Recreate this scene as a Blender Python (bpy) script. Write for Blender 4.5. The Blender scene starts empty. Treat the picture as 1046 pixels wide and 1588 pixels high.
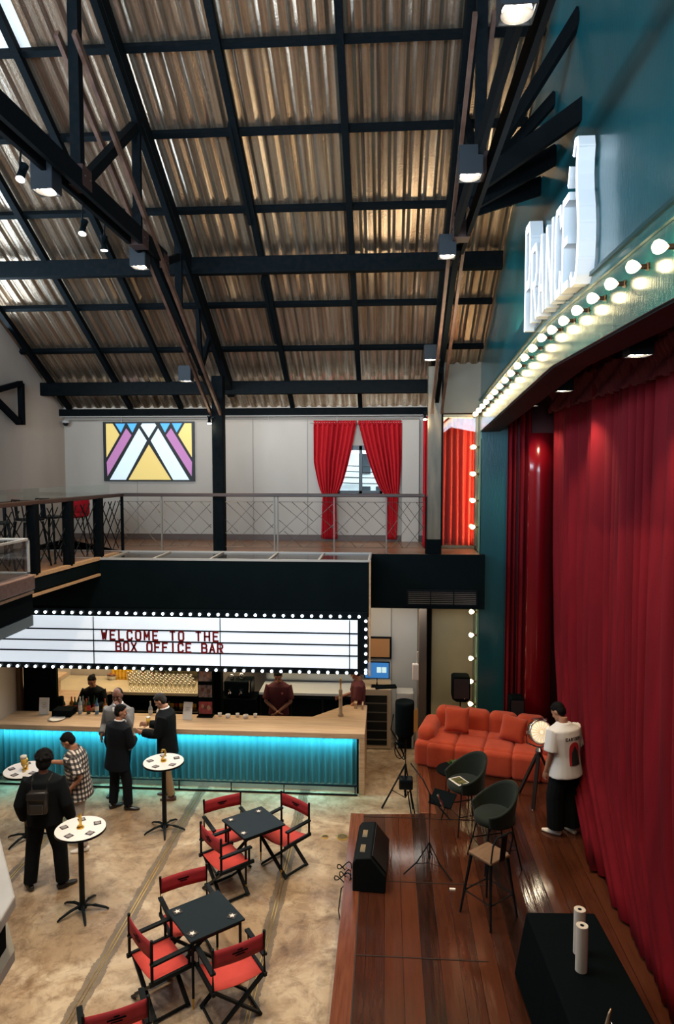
import bpy, bmesh, math, random
from mathutils import Vector, Matrix, Euler
R = math.radians; PI = math.pi
random.seed(7)
S = bpy.context.scene; COL = S.collection
# ------------------------------------------------------------------ camera, world, lights, exposure
cd = bpy.data.cameras.new('camera'); cam = bpy.data.objects.new('camera', cd); COL.objects.link(cam)
cd.sensor_fit = 'VERTICAL'; cd.sensor_height = 36; cd.lens = 1080 / 1588 * 36; cd.clip_end = 200
cam.location = (0, 0, 5.5); cam.rotation_euler = (R(90 - 3.76), 0, R(4.07)); S.camera = cam
S.view_settings.view_transform = 'Standard'; S.view_settings.look = 'None'
S.view_settings.exposure = 0.0; S.view_settings.gamma = 1; S.view_settings.use_curve_mapping = False
w = bpy.data.worlds.new('world'); S.world = w; w.use_nodes = True
w.node_tree.nodes['Background'].inputs[0].default_value = (.72, .86, 1, 1)
w.node_tree.nodes['Background'].inputs[1].default_value = .075
WARM = (1, .78, .50); COOL = (.68, .84, 1.0); NEUT = (1, .92, .82)
def light(name, kind, loc, energy, color, target=None, size=1, sy=None, spot=60, blend=.6, rad=.06):
    l = bpy.data.lights.new(name, kind); l.energy = energy; l.color = color
    if kind == 'AREA':
        l.size = size
        if sy: l.shape = 'RECTANGLE'; l.size_y = sy
    if kind == 'SPOT': l.spot_size = R(spot); l.spot_blend = blend; l.shadow_soft_size = rad
    if kind == 'POINT': l.shadow_soft_size = rad
    o = bpy.data.objects.new(name, l); COL.objects.link(o); o.location = loc
    if target: o.rotation_euler = (Vector(target) - Vector(loc)).to_track_quat('-Z', 'Y').to_euler()
    return o
light('rear_cool_fill', 'AREA', (-2.5, -2.5, 7.5), 520, COOL, (-2.5, 9.5, 10.5), 7, 3).data.spread = R(75)  # added cool area behind the camera brightening the roof; no window is modelled
light('roof_rib_cool_fill', 'AREA', (-6.6, 8.6, 7.9), 470, COOL, (0, 8.6, 8.4), 6.5, 1.5).data.spread = R(130)  # added cool area for bright roof ribs; the left wall has no opening
light('mezzanine_wall_fill', 'AREA', (-2.6, 12.6, 6.9), 36, (1, .88, .74), (-2.6, 14.2, 5.0), 6.5, .3)  # added warm area that brightens the mezzanine wall, no fitting here
for y in (3.0, 5.2, 7.0):
    for x in (-5.2, -2.7):
        light('floor_fill_spot', 'SPOT', (x, y, 8.2), 430, NEUT, (x - .1, y + 1.5, 0), spot=62, rad=.1)  # extra spots added to light the floor, no fittings modelled
light('bar_interior_fill', 'AREA', (-2.2, 13.0, 3.5), 62, WARM, (-2.2, 13.0, 0), 3.6, .7)  # added warm area that brightens the right of the bar, no ceiling lamp modelled
light('bar_interior_fill', 'AREA', (-5.2, 13.2, 3.5), 78, WARM, (-5.2, 13.2, 0), 2.2, .9)  # second added warm area, over the wine glasses and back counter
light('niche_drape_fill', 'AREA', (1.62, 13.14, 5.1), 9, WARM, (1.25, 13.4, 5.1), .04, 2.2)  # added area behind the niche glass that brightens the drape
light('arch_roof_fill', 'AREA', (1.35, 9.6, 7.2), 58, WARM, (.9, 10.0, 9.5), .4, 5)  # added area standing in for the bulbs' warmth on the roof
light('bar_led_strip', 'AREA', (-3.6, 11.345, .955), 62, (.20, .88, 1.0), (-3.6, 11.46, .6), 6.2, .03).data.spread = R(130)
light('passage_fill', 'AREA', (.4, 12.9, 2.9), 9, NEUT, (.4, 13.6, 0), .8, .6)  # added small area that lights the passage, without a fitting

# ------------------------------------------------------------------ materials
def ramp(nt, fac, stops):
    r = nt.nodes.new('ShaderNodeValToRGB'); nt.links.new(fac, r.inputs[0])
    e = r.color_ramp.elements
    while len(e) < len(stops): e.new(.5)
    for el, (p, c) in zip(e, stops): el.position = p; el.color = (*c, 1)
    return r.outputs[0]
def M(name, col, rough=.5, metal=0, col2=None, scale=6, stretch=(1, 1, 1), bump=0, bscale=30, emit=0, spec=None, sheen=0, coat=0):
    m = bpy.data.materials.new(name); m.use_nodes = True; nt = m.node_tree; b = nt.nodes['Principled BSDF']
    b.inputs['Base Color'].default_value = (*col, 1); b.inputs['Roughness'].default_value = rough; b.inputs['Metallic'].default_value = metal
    if spec is not None: b.inputs['Specular IOR Level'].default_value = spec
    if sheen: b.inputs['Sheen Weight'].default_value = sheen
    if coat: b.inputs['Coat Weight'].default_value = coat; b.inputs['Coat Roughness'].default_value = .12
    if col2 or bump:
        tc = nt.nodes.new('ShaderNodeTexCoord'); mp = nt.nodes.new('ShaderNodeMapping'); mp.inputs['Scale'].default_value = stretch
        nt.links.new(tc.outputs['Object'], mp.inputs[0])
    if col2:
        n = nt.nodes.new('ShaderNodeTexNoise'); n.inputs['Scale'].default_value = scale; n.inputs['Detail'].default_value = 6
        nt.links.new(mp.outputs[0], n.inputs[0])
        c = ramp(nt, n.outputs[0], [(.33, col), (.67, col2)]); nt.links.new(c, b.inputs['Base Color'])
    if bump:
        n = nt.nodes.new('ShaderNodeTexNoise'); n.inputs['Scale'].default_value = bscale; n.inputs['Detail'].default_value = 4
        nt.links.new(mp.outputs[0], n.inputs[0]); bp = nt.nodes.new('ShaderNodeBump'); bp.inputs['Strength'].default_value = bump; bp.inputs['Distance'].default_value = .02
        nt.links.new(n.outputs[0], bp.inputs['Height']); nt.links.new(bp.outputs[0], b.inputs['Normal'])
    if emit: b.inputs['Emission Color'].default_value = (*col, 1); b.inputs['Emission Strength'].default_value = emit
    return m
def glassm(name, col=(1, 1, 1), rough=.0, trans=.85):
    m = bpy.data.materials.new(name); m.use_nodes = True; nt = m.node_tree; nt.nodes.remove(nt.nodes['Principled BSDF'])
    t = nt.nodes.new('ShaderNodeBsdfTransparent'); t.inputs[0].default_value = (*col, 1)
    g = nt.nodes.new('ShaderNodeBsdfGlossy'); g.inputs['Roughness'].default_value = rough
    x = nt.nodes.new('ShaderNodeMixShader'); x.inputs[0].default_value = 1 - trans
    nt.links.new(t.outputs[0], x.inputs[1]); nt.links.new(g.outputs[0], x.inputs[2]); nt.links.new(x.outputs[0], nt.nodes['Material Output'].inputs[0])
    return m
black = M('black_steel', (.004, .0065, .008), .45, 0, (.007, .010, .012), 9, spec=.12)
blackgloss = M('black_gloss', (.003, .006, .008), .22, spec=.2)
blackmatt = M('black_matt', (.0022, .0045, .0055), .8, spec=.04)
blackwood = M('black_painted_wood', (.0022, .0045, .0055), .6, 0, (.005, .006, .007), 14, (1, 6, 1), spec=.02)
fasciam = M('dark_fascia', (.002, .0055, .0065), .6, 0, (.003, .007, .008), 3, spec=.05)
rustw = M('rust_brown_steel', (.05, .022, .014), .55, 0, (.11, .055, .035), 5, (1, 1, 1), .3)
wallm = M('pale_wall_paint', (.40, .35, .295), .7, 0, (.47, .42, .36), .9, (1, 1, .4))
wallb = M('beige_wall_paint', (.42, .365, .23), .6, 0, (.50, .44, .29), 1.2)
wallgrey = M('grey_white_panels', (.50, .50, .49), .6, 0, (.56, .56, .55), 1)
teal = M('teal_gloss_paint', (.006, .085, .105), .28, 0, (.009, .105, .125), 2.2, (1, 1, .15), .12, 60, coat=.5)
tealstrip = M('teal_gloss_band', (.010, .095, .10), .24, 0, (.016, .13, .125), 14, (1, 1, .1), .10, 45, coat=.5)
soffitm = M('maroon_soffit', (.010, .006, .007), .6, spec=.15)
redfab = M('red_velvet', (.105, .002, .006), .85, 0, (.165, .0035, .009), 4, (1, 1, .1), spec=.15)
redbright = M('bright_red_curtain_cloth', (.34, .006, .012), .8, 0, (.46, .012, .018), 6, (1, 1, .1), spec=.15)
rednic = M('bulb_lit_curtain_cloth', (.56, .045, .025), .8, 0, (.68, .065, .035), 6, (1, 1, .1), spec=.15)  # bulb glow on the niche drape is put into this brighter colour
redpanel = M('glossy_red_board', (.16, .003, .007), .18)
glassclear = glassm('clear_glass', (.93, .97, .96), .0, .93)
glassrefl = glassm('reflective_glass', (.95, .95, .95), .01, .94)
glassblue = glassm('display_glass', (.80, .83, .84), .05, .80)
brass = M('brass', (.72, .46, .10), .28, 1)
chrome = M('chrome', (.75, .74, .72), .15, 1)
steel = M('brushed_steel', (.55, .56, .55), .3, 1)
white = M('white_laminate', (.72, .68, .66), .35)
paper = M('white_paper', (.70, .66, .60), .7)
woodl = M('light_wood_counter', (.42, .28, .17), .42, 0, (.56, .40, .26), 3, (.6, 9, 9), .05)
woodedge = M('light_wood_trim', (.42, .25, .13), .5, 0, (.55, .35, .2), 5, (.6, 9, 9))
mezzf = M('mezzanine_wood_floor', (.16, .075, .035), .35, 0, (.26, .13, .07), 3, (.5, 6, 1))
railw = M('brown_handrail_wood', (.035, .016, .011), .45, 0, (.060, .030, .020), 5, (.4, 8, 8))
frost = M('white_metal_trim', (.42, .40, .37), .45); postm = M('grey_brown_post', (.20, .18, .15), .45)
bulbon = M('lit_bulb_glass', (1, .74, .38), .4, emit=21)
bulbw = M('lit_white_bulb', (.86, .94, 1), .4, emit=5.5)
lampface = M('lit_lamp_face', (1, .90, .76), .4, emit=20)
def emis(name, c, s): return M(name, c, .5, emit=s)
def skin(name, c): return M(name, c, .62, 0, tuple(x * .86 for x in c), 20, spec=.22)
skA = skin('skin_tan', (.42, .20, .12)); skB = skin('skin_brown', (.16, .07, .045)); skC = skin('skin_light', (.50, .26, .17))
hairb = M('black_hair', (.005, .0045, .0045), .7, bump=.6, bscale=90, spec=.12); hairg = M('greying_hair', (.025, .020, .018), .7, bump=.6, bscale=90, spec=.15)

# ------------------------------------------------------------------ mesh helpers
def B(): return bmesh.new()
def box(bm, c, s, rot=None):
    r = bmesh.ops.create_cube(bm, size=1); m = Matrix.Translation(c)
    if rot: m = m @ Euler(rot).to_matrix().to_4x4()
    bmesh.ops.transform(bm, matrix=m @ Matrix.Diagonal((s[0], s[1], s[2], 1)), verts=r['verts'])
def beam(bm, p0, p1, w, h, up=(0, 0, 1)):
    p0, p1 = Vector(p0), Vector(p1); d = p1 - p0; L = d.length; y = d.normalized(); u = Vector(up)
    x = y.cross(u)
    if x.length < 1e-4: x = y.cross(Vector((1, 0, 0)))
    x.normalize(); z = x.cross(y)
    m = Matrix((x, y, z)).transposed().to_4x4(); m.translation = (p0 + p1) / 2
    r = bmesh.ops.create_cube(bm, size=1)
    bmesh.ops.transform(bm, matrix=m @ Matrix.Diagonal((w, L, h, 1)), verts=r['verts'])
def frame(t):
    a = Vector((0, 0, 1)) if abs(t.z) < .9 else Vector((1, 0, 0))
    x = t.cross(a).normalized(); return x, x.cross(t).normalized()
def tube(bm, pts, rad, seg=8, side=None, cap=True):
    pts = [Vector(p) for p in pts]; rings = []; n = len(pts)
    for i, p in enumerate(pts):
        t = (pts[min(i + 1, n - 1)] - pts[max(i - 1, 0)]).normalized()
        if side is not None:
            x = Vector(side); x = (x - t * x.dot(t)).normalized(); y = t.cross(x)
        elif i == 0: x, y = frame(t); px_ = x
        else: x = (px_ - t * px_.dot(t)).normalized(); y = t.cross(x); px_ = x
        r = rad[i] if isinstance(rad, (list, tuple)) else rad
        rx, ry = r if isinstance(r, (list, tuple)) else (r, r)
        rings.append([bm.verts.new(p + x * rx * math.cos(2 * PI * k / seg) + y * ry * math.sin(2 * PI * k / seg)) for k in range(seg)])
    for a, b in zip(rings, rings[1:]):
        for k in range(seg): bm.faces.new((a[k], a[(k + 1) % seg], b[(k + 1) % seg], b[k]))
    if cap: bm.faces.new(rings[0][::-1]); bm.faces.new(rings[-1])
def cyl(bm, p0, p1, r, seg=12, r1=None): tube(bm, [p0, p1], [r, r if r1 is None else r1], seg)
def ell(bm, c, r, rot=None, seg=16, rings=10):
    q = bmesh.ops.create_uvsphere(bm, u_segments=seg, v_segments=rings, radius=1); m = Matrix.Translation(c)
    if rot: m = m @ Euler(rot).to_matrix().to_4x4()
    bmesh.ops.transform(bm, matrix=m @ Matrix.Diagonal((r[0], r[1], r[2], 1)), verts=q['verts'])
def lathe(bm, prof, c=(0, 0, 0), seg=14):
    c = Vector(c); rings = []
    for r, z in prof:
        r = max(r, .0004); rings.append([bm.verts.new(c + Vector((r * math.cos(2 * PI * k / seg), r * math.sin(2 * PI * k / seg), z))) for k in range(seg)])
    for a, b in zip(rings, rings[1:]):
        for k in range(seg): bm.faces.new((a[k], a[(k + 1) % seg], b[(k + 1) % seg], b[k]))
    bm.faces.new(rings[0][::-1]); bm.faces.new(rings[-1])
def prism(bm, pts, off):
    """polygon (3-D points) extruded by off"""
    off = Vector(off); a = [bm.verts.new(Vector(p)) for p in pts]; b = [bm.verts.new(Vector(p) + off) for p in pts]
    bm.faces.new(a[::-1]); bm.faces.new(b); n = len(a)
    for i in range(n): bm.faces.new((a[i], a[(i + 1) % n], b[(i + 1) % n], b[i]))
def quad(bm, *p): bm.faces.new([bm.verts.new(Vector(q)) for q in p])
def obj(name, bm, mat, parent=None, smooth=False, bevel=0, seg=2, loc=None, label=None, cat=None, group=None, kind=None, fixn=True):
    if fixn: bmesh.ops.recalc_face_normals(bm, faces=bm.faces)
    me = bpy.data.meshes.new(name); bm.to_mesh(me); bm.free()
    if mat: me.materials.append(mat)
    if smooth:
        for p in me.polygons: p.use_smooth = True
    o = bpy.data.objects.new(name, me); COL.objects.link(o)
    if bevel:
        b = o.modifiers.new('b', 'BEVEL'); b.width = bevel; b.segments = seg; b.limit_method = 'ANGLE'
    if parent: o.parent = parent
    if loc: o.location = loc
    tag(o, label, cat, group, kind); return o
def tag(o, label=None, cat=None, group=None, kind=None):
    for k, v in (('label', label), ('category', cat), ('group', group), ('kind', kind)):
        if v: o[k] = v
def thing(name, label, cat, loc=(0, 0, 0), rz=0, group=None):
    o = bpy.data.objects.new(name, None); COL.objects.link(o); o.location = loc; o.rotation_euler = (0, 0, rz); o.empty_display_size = .1
    tag(o, label, cat, group); return o
def struct(name, bm, mat, parent=None, **k): return obj(name, bm, mat, parent, kind=None if parent else 'structure', **k)
def dup(root, loc, rz=None, label=None, group=None):
    r = root.copy(); COL.objects.link(r); r.location = loc
    if rz is not None: r.rotation_euler = (0, 0, rz)
    if label: r['label'] = label
    if group: r['group'] = group
    for ch in list(root.children):
        c = ch.copy(); COL.objects.link(c); c.parent = r
        for g in list(ch.children):
            d = g.copy(); COL.objects.link(d); d.parent = c
    return r
def fuse(bm, voxel, sm=2):
    """union all closed shells in bm into one continuous surface"""
    bmesh.ops.recalc_face_normals(bm, faces=bm.faces)
    me = bpy.data.meshes.new('tmp'); bm.to_mesh(me); bm.free(); o = bpy.data.objects.new('tmp', me); COL.objects.link(o)
    md = o.modifiers.new('r', 'REMESH'); md.mode = 'VOXEL'; md.voxel_size = voxel
    bpy.context.view_layer.update(); dg = bpy.context.evaluated_depsgraph_get()
    m2 = bpy.data.meshes.new_from_object(o.evaluated_get(dg)); out = bmesh.new(); out.from_mesh(m2)
    bpy.data.objects.remove(o); bpy.data.meshes.remove(me); bpy.data.meshes.remove(m2)
    for _ in range(sm): bmesh.ops.smooth_vert(out, verts=out.verts, factor=.5, use_axis_x=True, use_axis_y=True, use_axis_z=True)
    return out
def textbm(s, size, depth, bold=0, sx=1, align='CENTER', space=1):
    c = bpy.data.curves.new('t', 'FONT'); c.body = s; c.size = size; c.extrude = depth / 2; c.offset = bold; c.align_x = align; c.space_character = space
    o = bpy.data.objects.new('t', c); COL.objects.link(o); bpy.context.view_layer.update()
    m = bpy.data.meshes.new_from_object(o.evaluated_get(bpy.context.evaluated_depsgraph_get())); bm = bmesh.new(); bm.from_mesh(m)
    bpy.data.objects.remove(o); bpy.data.curves.remove(c); bpy.data.meshes.remove(m)
    bmesh.ops.remove_doubles(bm, verts=bm.verts, dist=1e-5)
    if sx != 1: bmesh.ops.scale(bm, vec=(sx, 1, 1), verts=bm.verts)
    return bm
def xf(bm, loc=(0, 0, 0), rot=(0, 0, 0), sc=(1, 1, 1)):
    bmesh.ops.transform(bm, matrix=Matrix.Translation(loc) @ Euler(rot).to_matrix().to_4x4() @ Matrix.Diagonal((*sc, 1)), verts=bm.verts); return bm
def curtain(bm, fn, nu, nv, thick=.015):
    """cloth sheet fn(u,v)->point, given a real thickness"""
    g = [[bm.verts.new(Vector(fn(i / nu, j / nv))) for i in range(nu + 1)] for j in range(nv + 1)]
    for j in range(nv):
        for i in range(nu): bm.faces.new((g[j][i], g[j][i + 1], g[j + 1][i + 1], g[j + 1][i]))
    bmesh.ops.recalc_face_normals(bm, faces=bm.faces)
    bmesh.ops.solidify(bm, geom=bm.faces[:], thickness=thick)
GL = {'W': [[(0, 1), (.25, 0), (.5, .75), (.75, 0), (1, 1)]], 'E': [[(1, 1), (0, 1), (0, 0), (1, 0)], [(0, .52), (.8, .52)]], 'L': [[(0, 1), (0, 0), (1, 0)]],
      'C': [[(1, .78), (.85, 1), (.15, 1), (0, .82), (0, .18), (.15, 0), (.85, 0), (1, .22)]], 'O': [[(.15, 1), (.85, 1), (1, .82), (1, .18), (.85, 0), (.15, 0), (0, .18), (0, .82), (.15, 1)]],
      'M': [[(0, 0), (0, 1), (.5, .3), (1, 1), (1, 0)]], 'T': [[(0, 1), (1, 1)], [(.5, 1), (.5, 0)]], 'H': [[(0, 0), (0, 1)], [(1, 0), (1, 1)], [(0, .5), (1, .5)]],
      'B': [[(0, 0), (0, 1), (.75, 1), (.95, .88), (.95, .64), (.75, .53), (0, .53)], [(.75, .53), (1, .4), (1, .13), (.8, 0), (0, 0)]], 'X': [[(0, 0), (1, 1)], [(0, 1), (1, 0)]],
      'F': [[(1, 1), (0, 1), (0, 0)], [(0, .52), (.8, .52)]], 'I': [[(.5, 0), (.5, 1)]], 'A': [[(0, 0), (.5, 1), (1, 0)], [(.2, .32), (.8, .32)]],
      'R': [[(0, 0), (0, 1), (.8, 1), (1, .86), (1, .62), (.8, .48), (0, .48)], [(.45, .48), (1, 0)]], 'P': [[(0, 0), (0, 1), (.8, 1), (1, .86), (1, .58), (.8, .42), (0, .42)]],
      'N': [[(0, 0), (0, 1), (1, 0), (1, 1)]], 'S': [[(1, .84), (.8, 1), (.2, 1), (0, .84), (0, .66), (.2, .54), (.8, .44), (1, .32), (1, .14), (.8, 0), (.2, 0), (0, .14)]], 's': [[(.1, .93), (.3, 1), (.62, .985), (.70, .93), (.62, .84), (.60, .74), (.70, .62), (.88, .50), (.98, .38), (1, .26), (.94, .14), (.80, .04), (.6, 0), (.2, .0), (.05, .06)]],
      "'": [[(.5, 1), (.4, .45), (.2, 0)]],
      '1': [[(.1, .78), (.5, 1), (.5, 0)], [(.1, 0), (.9, 0)]], '2': [[(0, .8), (.2, 1), (.8, 1), (1, .82), (1, .6), (0, 0), (1, 0)]], '3': [[(0, .86), (.2, 1), (.8, 1), (1, .84), (1, .64), (.7, .52), (.3, .52)], [(.7, .52), (1, .4), (1, .16), (.8, 0), (.2, 0), (0, .14)]]}
def glyph(ch, w_, h, st, dp):
    """one upright letter in the XZ plane, stroke width st, depth dp along Y"""
    bm = bmesh.new(); P = lambda p: Vector((st / 2 + p[0] * (w_ - st), 0, st / 2 + p[1] * (h - st)))
    for pl in GL[ch]:
        for i, (a, b) in enumerate(zip(pl, pl[1:])):
            a, b = P(a), P(b); d = (b - a).normalized() * st * .28; beam(bm, a - (d if i else d * 1.7), b + (d if i < len(pl) - 2 else d * 1.7), dp + .0004 * i, st, (0, 1, 0)) if False else beam(bm, a - d, b + d, st, dp + .0006 * i, (0, 1, 0))
    return bm
def lerp(a, b, t): return a + (b - a) * t
# ------------------------------------------------------------------ the setting
WX = 1.72; BY = 14.24; MZ = 3.97; SZ = .5
def roofz(y): return 14.75 - .565 * y
# floor
def concrete():
    m = bpy.data.materials.new('stained_concrete'); m.use_nodes = True; nt = m.node_tree; N = nt.nodes; L = nt.links; b = N['Principled BSDF']
    tc = N.new('ShaderNodeTexCoord')
    def noise(sc, det=6, rough=.6, dist=0):
        n = N.new('ShaderNodeTexNoise'); n.inputs['Scale'].default_value = sc; n.inputs['Detail'].default_value = det; n.inputs['Roughness'].default_value = rough
        n.inputs['Distortion'].default_value = dist; L.new(tc.outputs['Object'], n.inputs[0]); return n.outputs[0]
    def mix(f, a, bb, mode='MIX'):
        x = N.new('ShaderNodeMix'); x.data_type = 'RGBA'; x.blend_type = mode
        for k, v in ((0, f), (6, a), (7, bb)):
            if hasattr(v, 'links'): L.new(v, x.inputs[k])
            elif k == 0: x.inputs[0].default_value = v
            else: x.inputs[k].default_value = (*v, 1)
        return x.outputs[2]
    base = ramp(nt, noise(.9, 7, .65, .8), [(.30, (.22, .135, .072)), (.5, (.39, .285, .18)), (.72, (.60, .50, .365))])
    fine = ramp(nt, noise(5.5, 8, .7, .5), [(.34, (.45, .40, .35)), (.52, (1, 1, 1)), (.75, (1.1, 1.08, 1.05))])
    c = mix(.75, base, fine, 'MULTIPLY')
    veins = ramp(nt, noise(2.3, 9, .75, .9), [(.60, (1, 1, 1)), (.66, (.42, .34, .27)), (.72, (1, 1, 1))])
    c = mix(.6, c, veins, 'MULTIPLY')
    blot = ramp(nt, noise(1.25, 10, .8, 1.2), [(.50, (1, 1, 1)), (.62, (.52, .40, .30)), (.70, (.38, .27, .19))])
    c = mix(.7, c, blot, 'MULTIPLY')
    sp = N.new('ShaderNodeSeparateXYZ'); L.new(tc.outputs['Object'], sp.inputs[0])
    def math_(op, a, bb=None):
        x = N.new('ShaderNodeMath'); x.operation = op
        for k, v in ((0, a), (1, bb)):
            if v is None: continue
            if hasattr(v, 'links'): L.new(v, x.inputs[k])
            else: x.inputs[k].default_value = v
        return x.outputs[0]
    wob = math_('MULTIPLY', noise(3.5, 8, .75), .16)
    for x0 in (-3.12, -1.36, -5.0):
        d = math_('ABSOLUTE', math_('SUBTRACT', sp.outputs[0], x0))
        f = math_('LESS_THAN', math_('ADD', d, wob), .165)
        c = mix(math_('MULTIPLY', f, .72), c, (.075, .058, .042))
    L.new(c, b.inputs['Base Color'])
    rr = ramp(nt, noise(3, 5), [(.3, (.28,) * 3), (.7, (.5,) * 3)]); L.new(rr, b.inputs['Roughness'])
    bp = N.new('ShaderNodeBump'); bp.inputs['Strength'].default_value = .12; bp.inputs['Distance'].default_value = .02; L.new(noise(9, 6), bp.inputs['Height']); L.new(bp.outputs[0], b.inputs['Normal'])
    return m
def planks(name, w, cols, rough=.16):
    m = bpy.data.materials.new(name); m.use_nodes = True; nt = m.node_tree; N = nt.nodes; L = nt.links; b = N['Principled BSDF']
    tc = N.new('ShaderNodeTexCoord'); sp = N.new('ShaderNodeSeparateXYZ'); L.new(tc.outputs['Object'], sp.inputs[0])
    def mt(op, a, bb=0.0):
        x = N.new('ShaderNodeMath'); x.operation = op
        for k, v in ((0, a), (1, bb)):
            if hasattr(v, 'links'): L.new(v, x.inputs[k])
            else: x.inputs[k].default_value = v
        return x.outputs[0]
    q = mt('DIVIDE', sp.outputs[0], w); fl = mt('FLOOR', q); fr = mt('FRACT', q)
    sec = mt('FLOOR', mt('DIVIDE', mt('ADD', sp.outputs[1], mt('MULTIPLY', fl, .0)), 40.0))
    wn = N.new('ShaderNodeTexWhiteNoise'); wn.noise_dimensions = '2D'; cb = N.new('ShaderNodeCombineXYZ'); L.new(fl, cb.inputs[0]); L.new(sec, cb.inputs[1]); L.new(cb.outputs[0], wn.inputs['Vector'])
    mp = N.new('ShaderNodeMapping'); mp.inputs['Scale'].default_value = (9, .9, 1); L.new(tc.outputs['Object'], mp.inputs[0])
    n = N.new('ShaderNodeTexNoise'); n.inputs['Scale'].default_value = 3; n.inputs['Detail'].default_value = 7; L.new(mp.outputs[0], n.inputs[0])
    f = mt('ADD', mt('MULTIPLY', wn.outputs[0], .6), mt('MULTIPLY', n.outputs[0], .5))
    c = ramp(nt, f, cols)
    gap = mt('LESS_THAN', mt('ABSOLUTE', mt('SUBTRACT', fr, .5)), .485)
    x = N.new('ShaderNodeMix'); x.data_type = 'RGBA'; L.new(gap, x.inputs[0]); x.inputs[6].default_value = (.006, .003, .002, 1); L.new(c, x.inputs[7]); L.new(x.outputs[2], b.inputs['Base Color'])
    b.inputs['Roughness'].default_value = rough
    wv = mt('MULTIPLY', mt('ABSOLUTE', mt('SUBTRACT', fr, .5)), -.6)
    bp = N.new('ShaderNodeBump'); bp.inputs['Strength'].default_value = .35; bp.inputs['Distance'].default_value = .02
    L.new(mt('ADD', mt('ADD', wv, mt('MULTIPLY', n.outputs[0], .35)), mt('MULTIPLY', gap, .15)), bp.inputs['Height']); L.new(bp.outputs[0], b.inputs['Normal'])
    return m
bm = B(); box(bm, (-2.5, 6, -.05), (9.2, 20, .1)); struct('floor', bm, concrete())
n_trim = [0]
def trim(bm, mat, **k): n_trim[0] += 1; return struct('trim_%d' % n_trim[0], bm, mat, **k)
for x in (-3.12, -1.36, -5.0):
    bm = B()
    for dx in (-.018, .018): box(bm, (x + dx, 7.3, .001), (.007, 8.0, .006))
    trim(bm, brass)
# stage platform
stagem = planks('red_brown_stage_boards', .19, [(.25, (.014, .006, .004)), (.5, (.042, .013, .007)), (.9, (.085, .026, .012))], .13)
bm = B(); prism(bm, [(-.48, 2.5, 0), (-.48, 9.72, 0), (.5, 9.8, 0), (.56, 12.4, 0), (1.0, 12.9, 0), (3.6, 12.9, 0), (3.6, 2.5, 0)], (0, 0, SZ))
struct('floor_stage', bm, stagem, bevel=.01)
borderm = M('stage_border_board', (.10, .028, .013), .2, 0, (.16, .050, .024), 4, (8, .6, 1))
bm = B(); prism(bm, [(-.492, 2.5, .30), (-.492, 9.735, .30), (-.30, 9.735, .30), (-.30, 2.5, .30)], (0, 0, .206)); trim(bm, borderm, bevel=.006)
bm = B(); prism(bm, [(.50, 9.80, .2), (.55, 12.4, .2), (.68, 12.4, .2), (.74, 9.80, .2)], (0, 0, .31)); trim(bm, borderm, bevel=.006)
seam = M('stage_seam', (.010, .004, .003), .6)
for y, x0, x1 in ((8.12, .0, 1.3), (6.82, -.3, 1.05), (9.66, -.3, 1.6)):
    bm = B(); box(bm, ((x0 + x1) / 2, y, SZ + .002), (x1 - x0, .012, .006)); trim(bm, seam)
bm = B(); box(bm, (-.296, 6.8, SZ + .001), (.012, 5.6, .012)); trim(bm, seam)
# floor drains
def drain(x, y, r, lab):
    t = thing('floor_plate', lab, 'floor plate', (x, y, .0))
    bm = B(); lathe(bm, [(r, 0), (r, .008), (r * .8, .009), (r * .78, .003)], seg=24); obj('rim', bm, brass, t)
    bm = B(); lathe(bm, [(r * .76, .001), (r * .76, .010), (r * .45, .012), (r * .4, .008)], seg=24); obj('cover', bm, M('dull_bronze', (.18, .12, .06), .4, .8), t)
drain(-.63, 9.98, .085, 'larger round brass floor plate set in the concrete beside the stage corner')
drain(-.89, 9.97, .052, 'smaller round bronze floor plate in the concrete, left of the larger one')
# walls
bm = B()   # back wall with a hole for window_2 (X -.90..-.16, Z 4.98..5.86)
def wallslab(x0, x1, z0, z1): box(bm, ((x0 + x1) / 2, BY + .1, (z0 + z1) / 2), (x1 - x0, .2, z1 - z0))
hx0, hx1, hz0, hz1 = -1.02, -.08, 4.93, 5.92
wallslab(-6.85, hx0, 0, 6.75); wallslab(hx1, 3.6, 0, 6.75); wallslab(hx0, hx1, 0, hz0); wallslab(hx0, hx1, hz1, 6.75)
struct('wall_back', bm, wallm)
bm = B(); prism(bm, [(-6.75, -1, 0), (-6.75, 14.4, 0), (-6.75, 14.4, 6.6), (-6.75, 4.6, roofz(4.6) - .03), (-6.75, -1, roofz(4.6) - .03)], (-.15, 0, 0)); struct('wall_left', bm, wallm)
for x in (-5.2, -2.75, -1.62, -3.6, .34):       # vertical panel joints on the mezzanine wall
    bm = B(); box(bm, (x, BY - .004, 5.25), (.012, .012, 2.45)); trim(bm, M('joint', (.30, .28, .25), .7))
bm = B(); box(bm, (.48, BY - .07, 5.2), (.34, .14, 2.46)); trim(bm, wallm, bevel=.006)
# upper right return wall above/around the glazed curtain niche
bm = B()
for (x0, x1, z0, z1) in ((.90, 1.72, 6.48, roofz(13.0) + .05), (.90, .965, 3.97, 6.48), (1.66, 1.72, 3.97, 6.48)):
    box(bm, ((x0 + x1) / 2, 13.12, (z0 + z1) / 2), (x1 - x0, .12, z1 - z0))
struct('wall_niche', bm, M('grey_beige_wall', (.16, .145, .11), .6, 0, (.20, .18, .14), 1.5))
bm = B(); box(bm, (1.3, 13.9, 1.6), (1.3, .12, 3.2)); struct('wall_passage', bm, wallb)
bm = B(); box(bm, (.70, 13.5, 1.6), (.14, .9, 3.2)); trim(bm, M('brown_pillar_paint', (.10, .080, .062), .5), bevel=.01)
bm = B(); box(bm, (.86, 13.72, 1.6), (.08, .2, 3.2)); trim(bm, blackwood)
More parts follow.
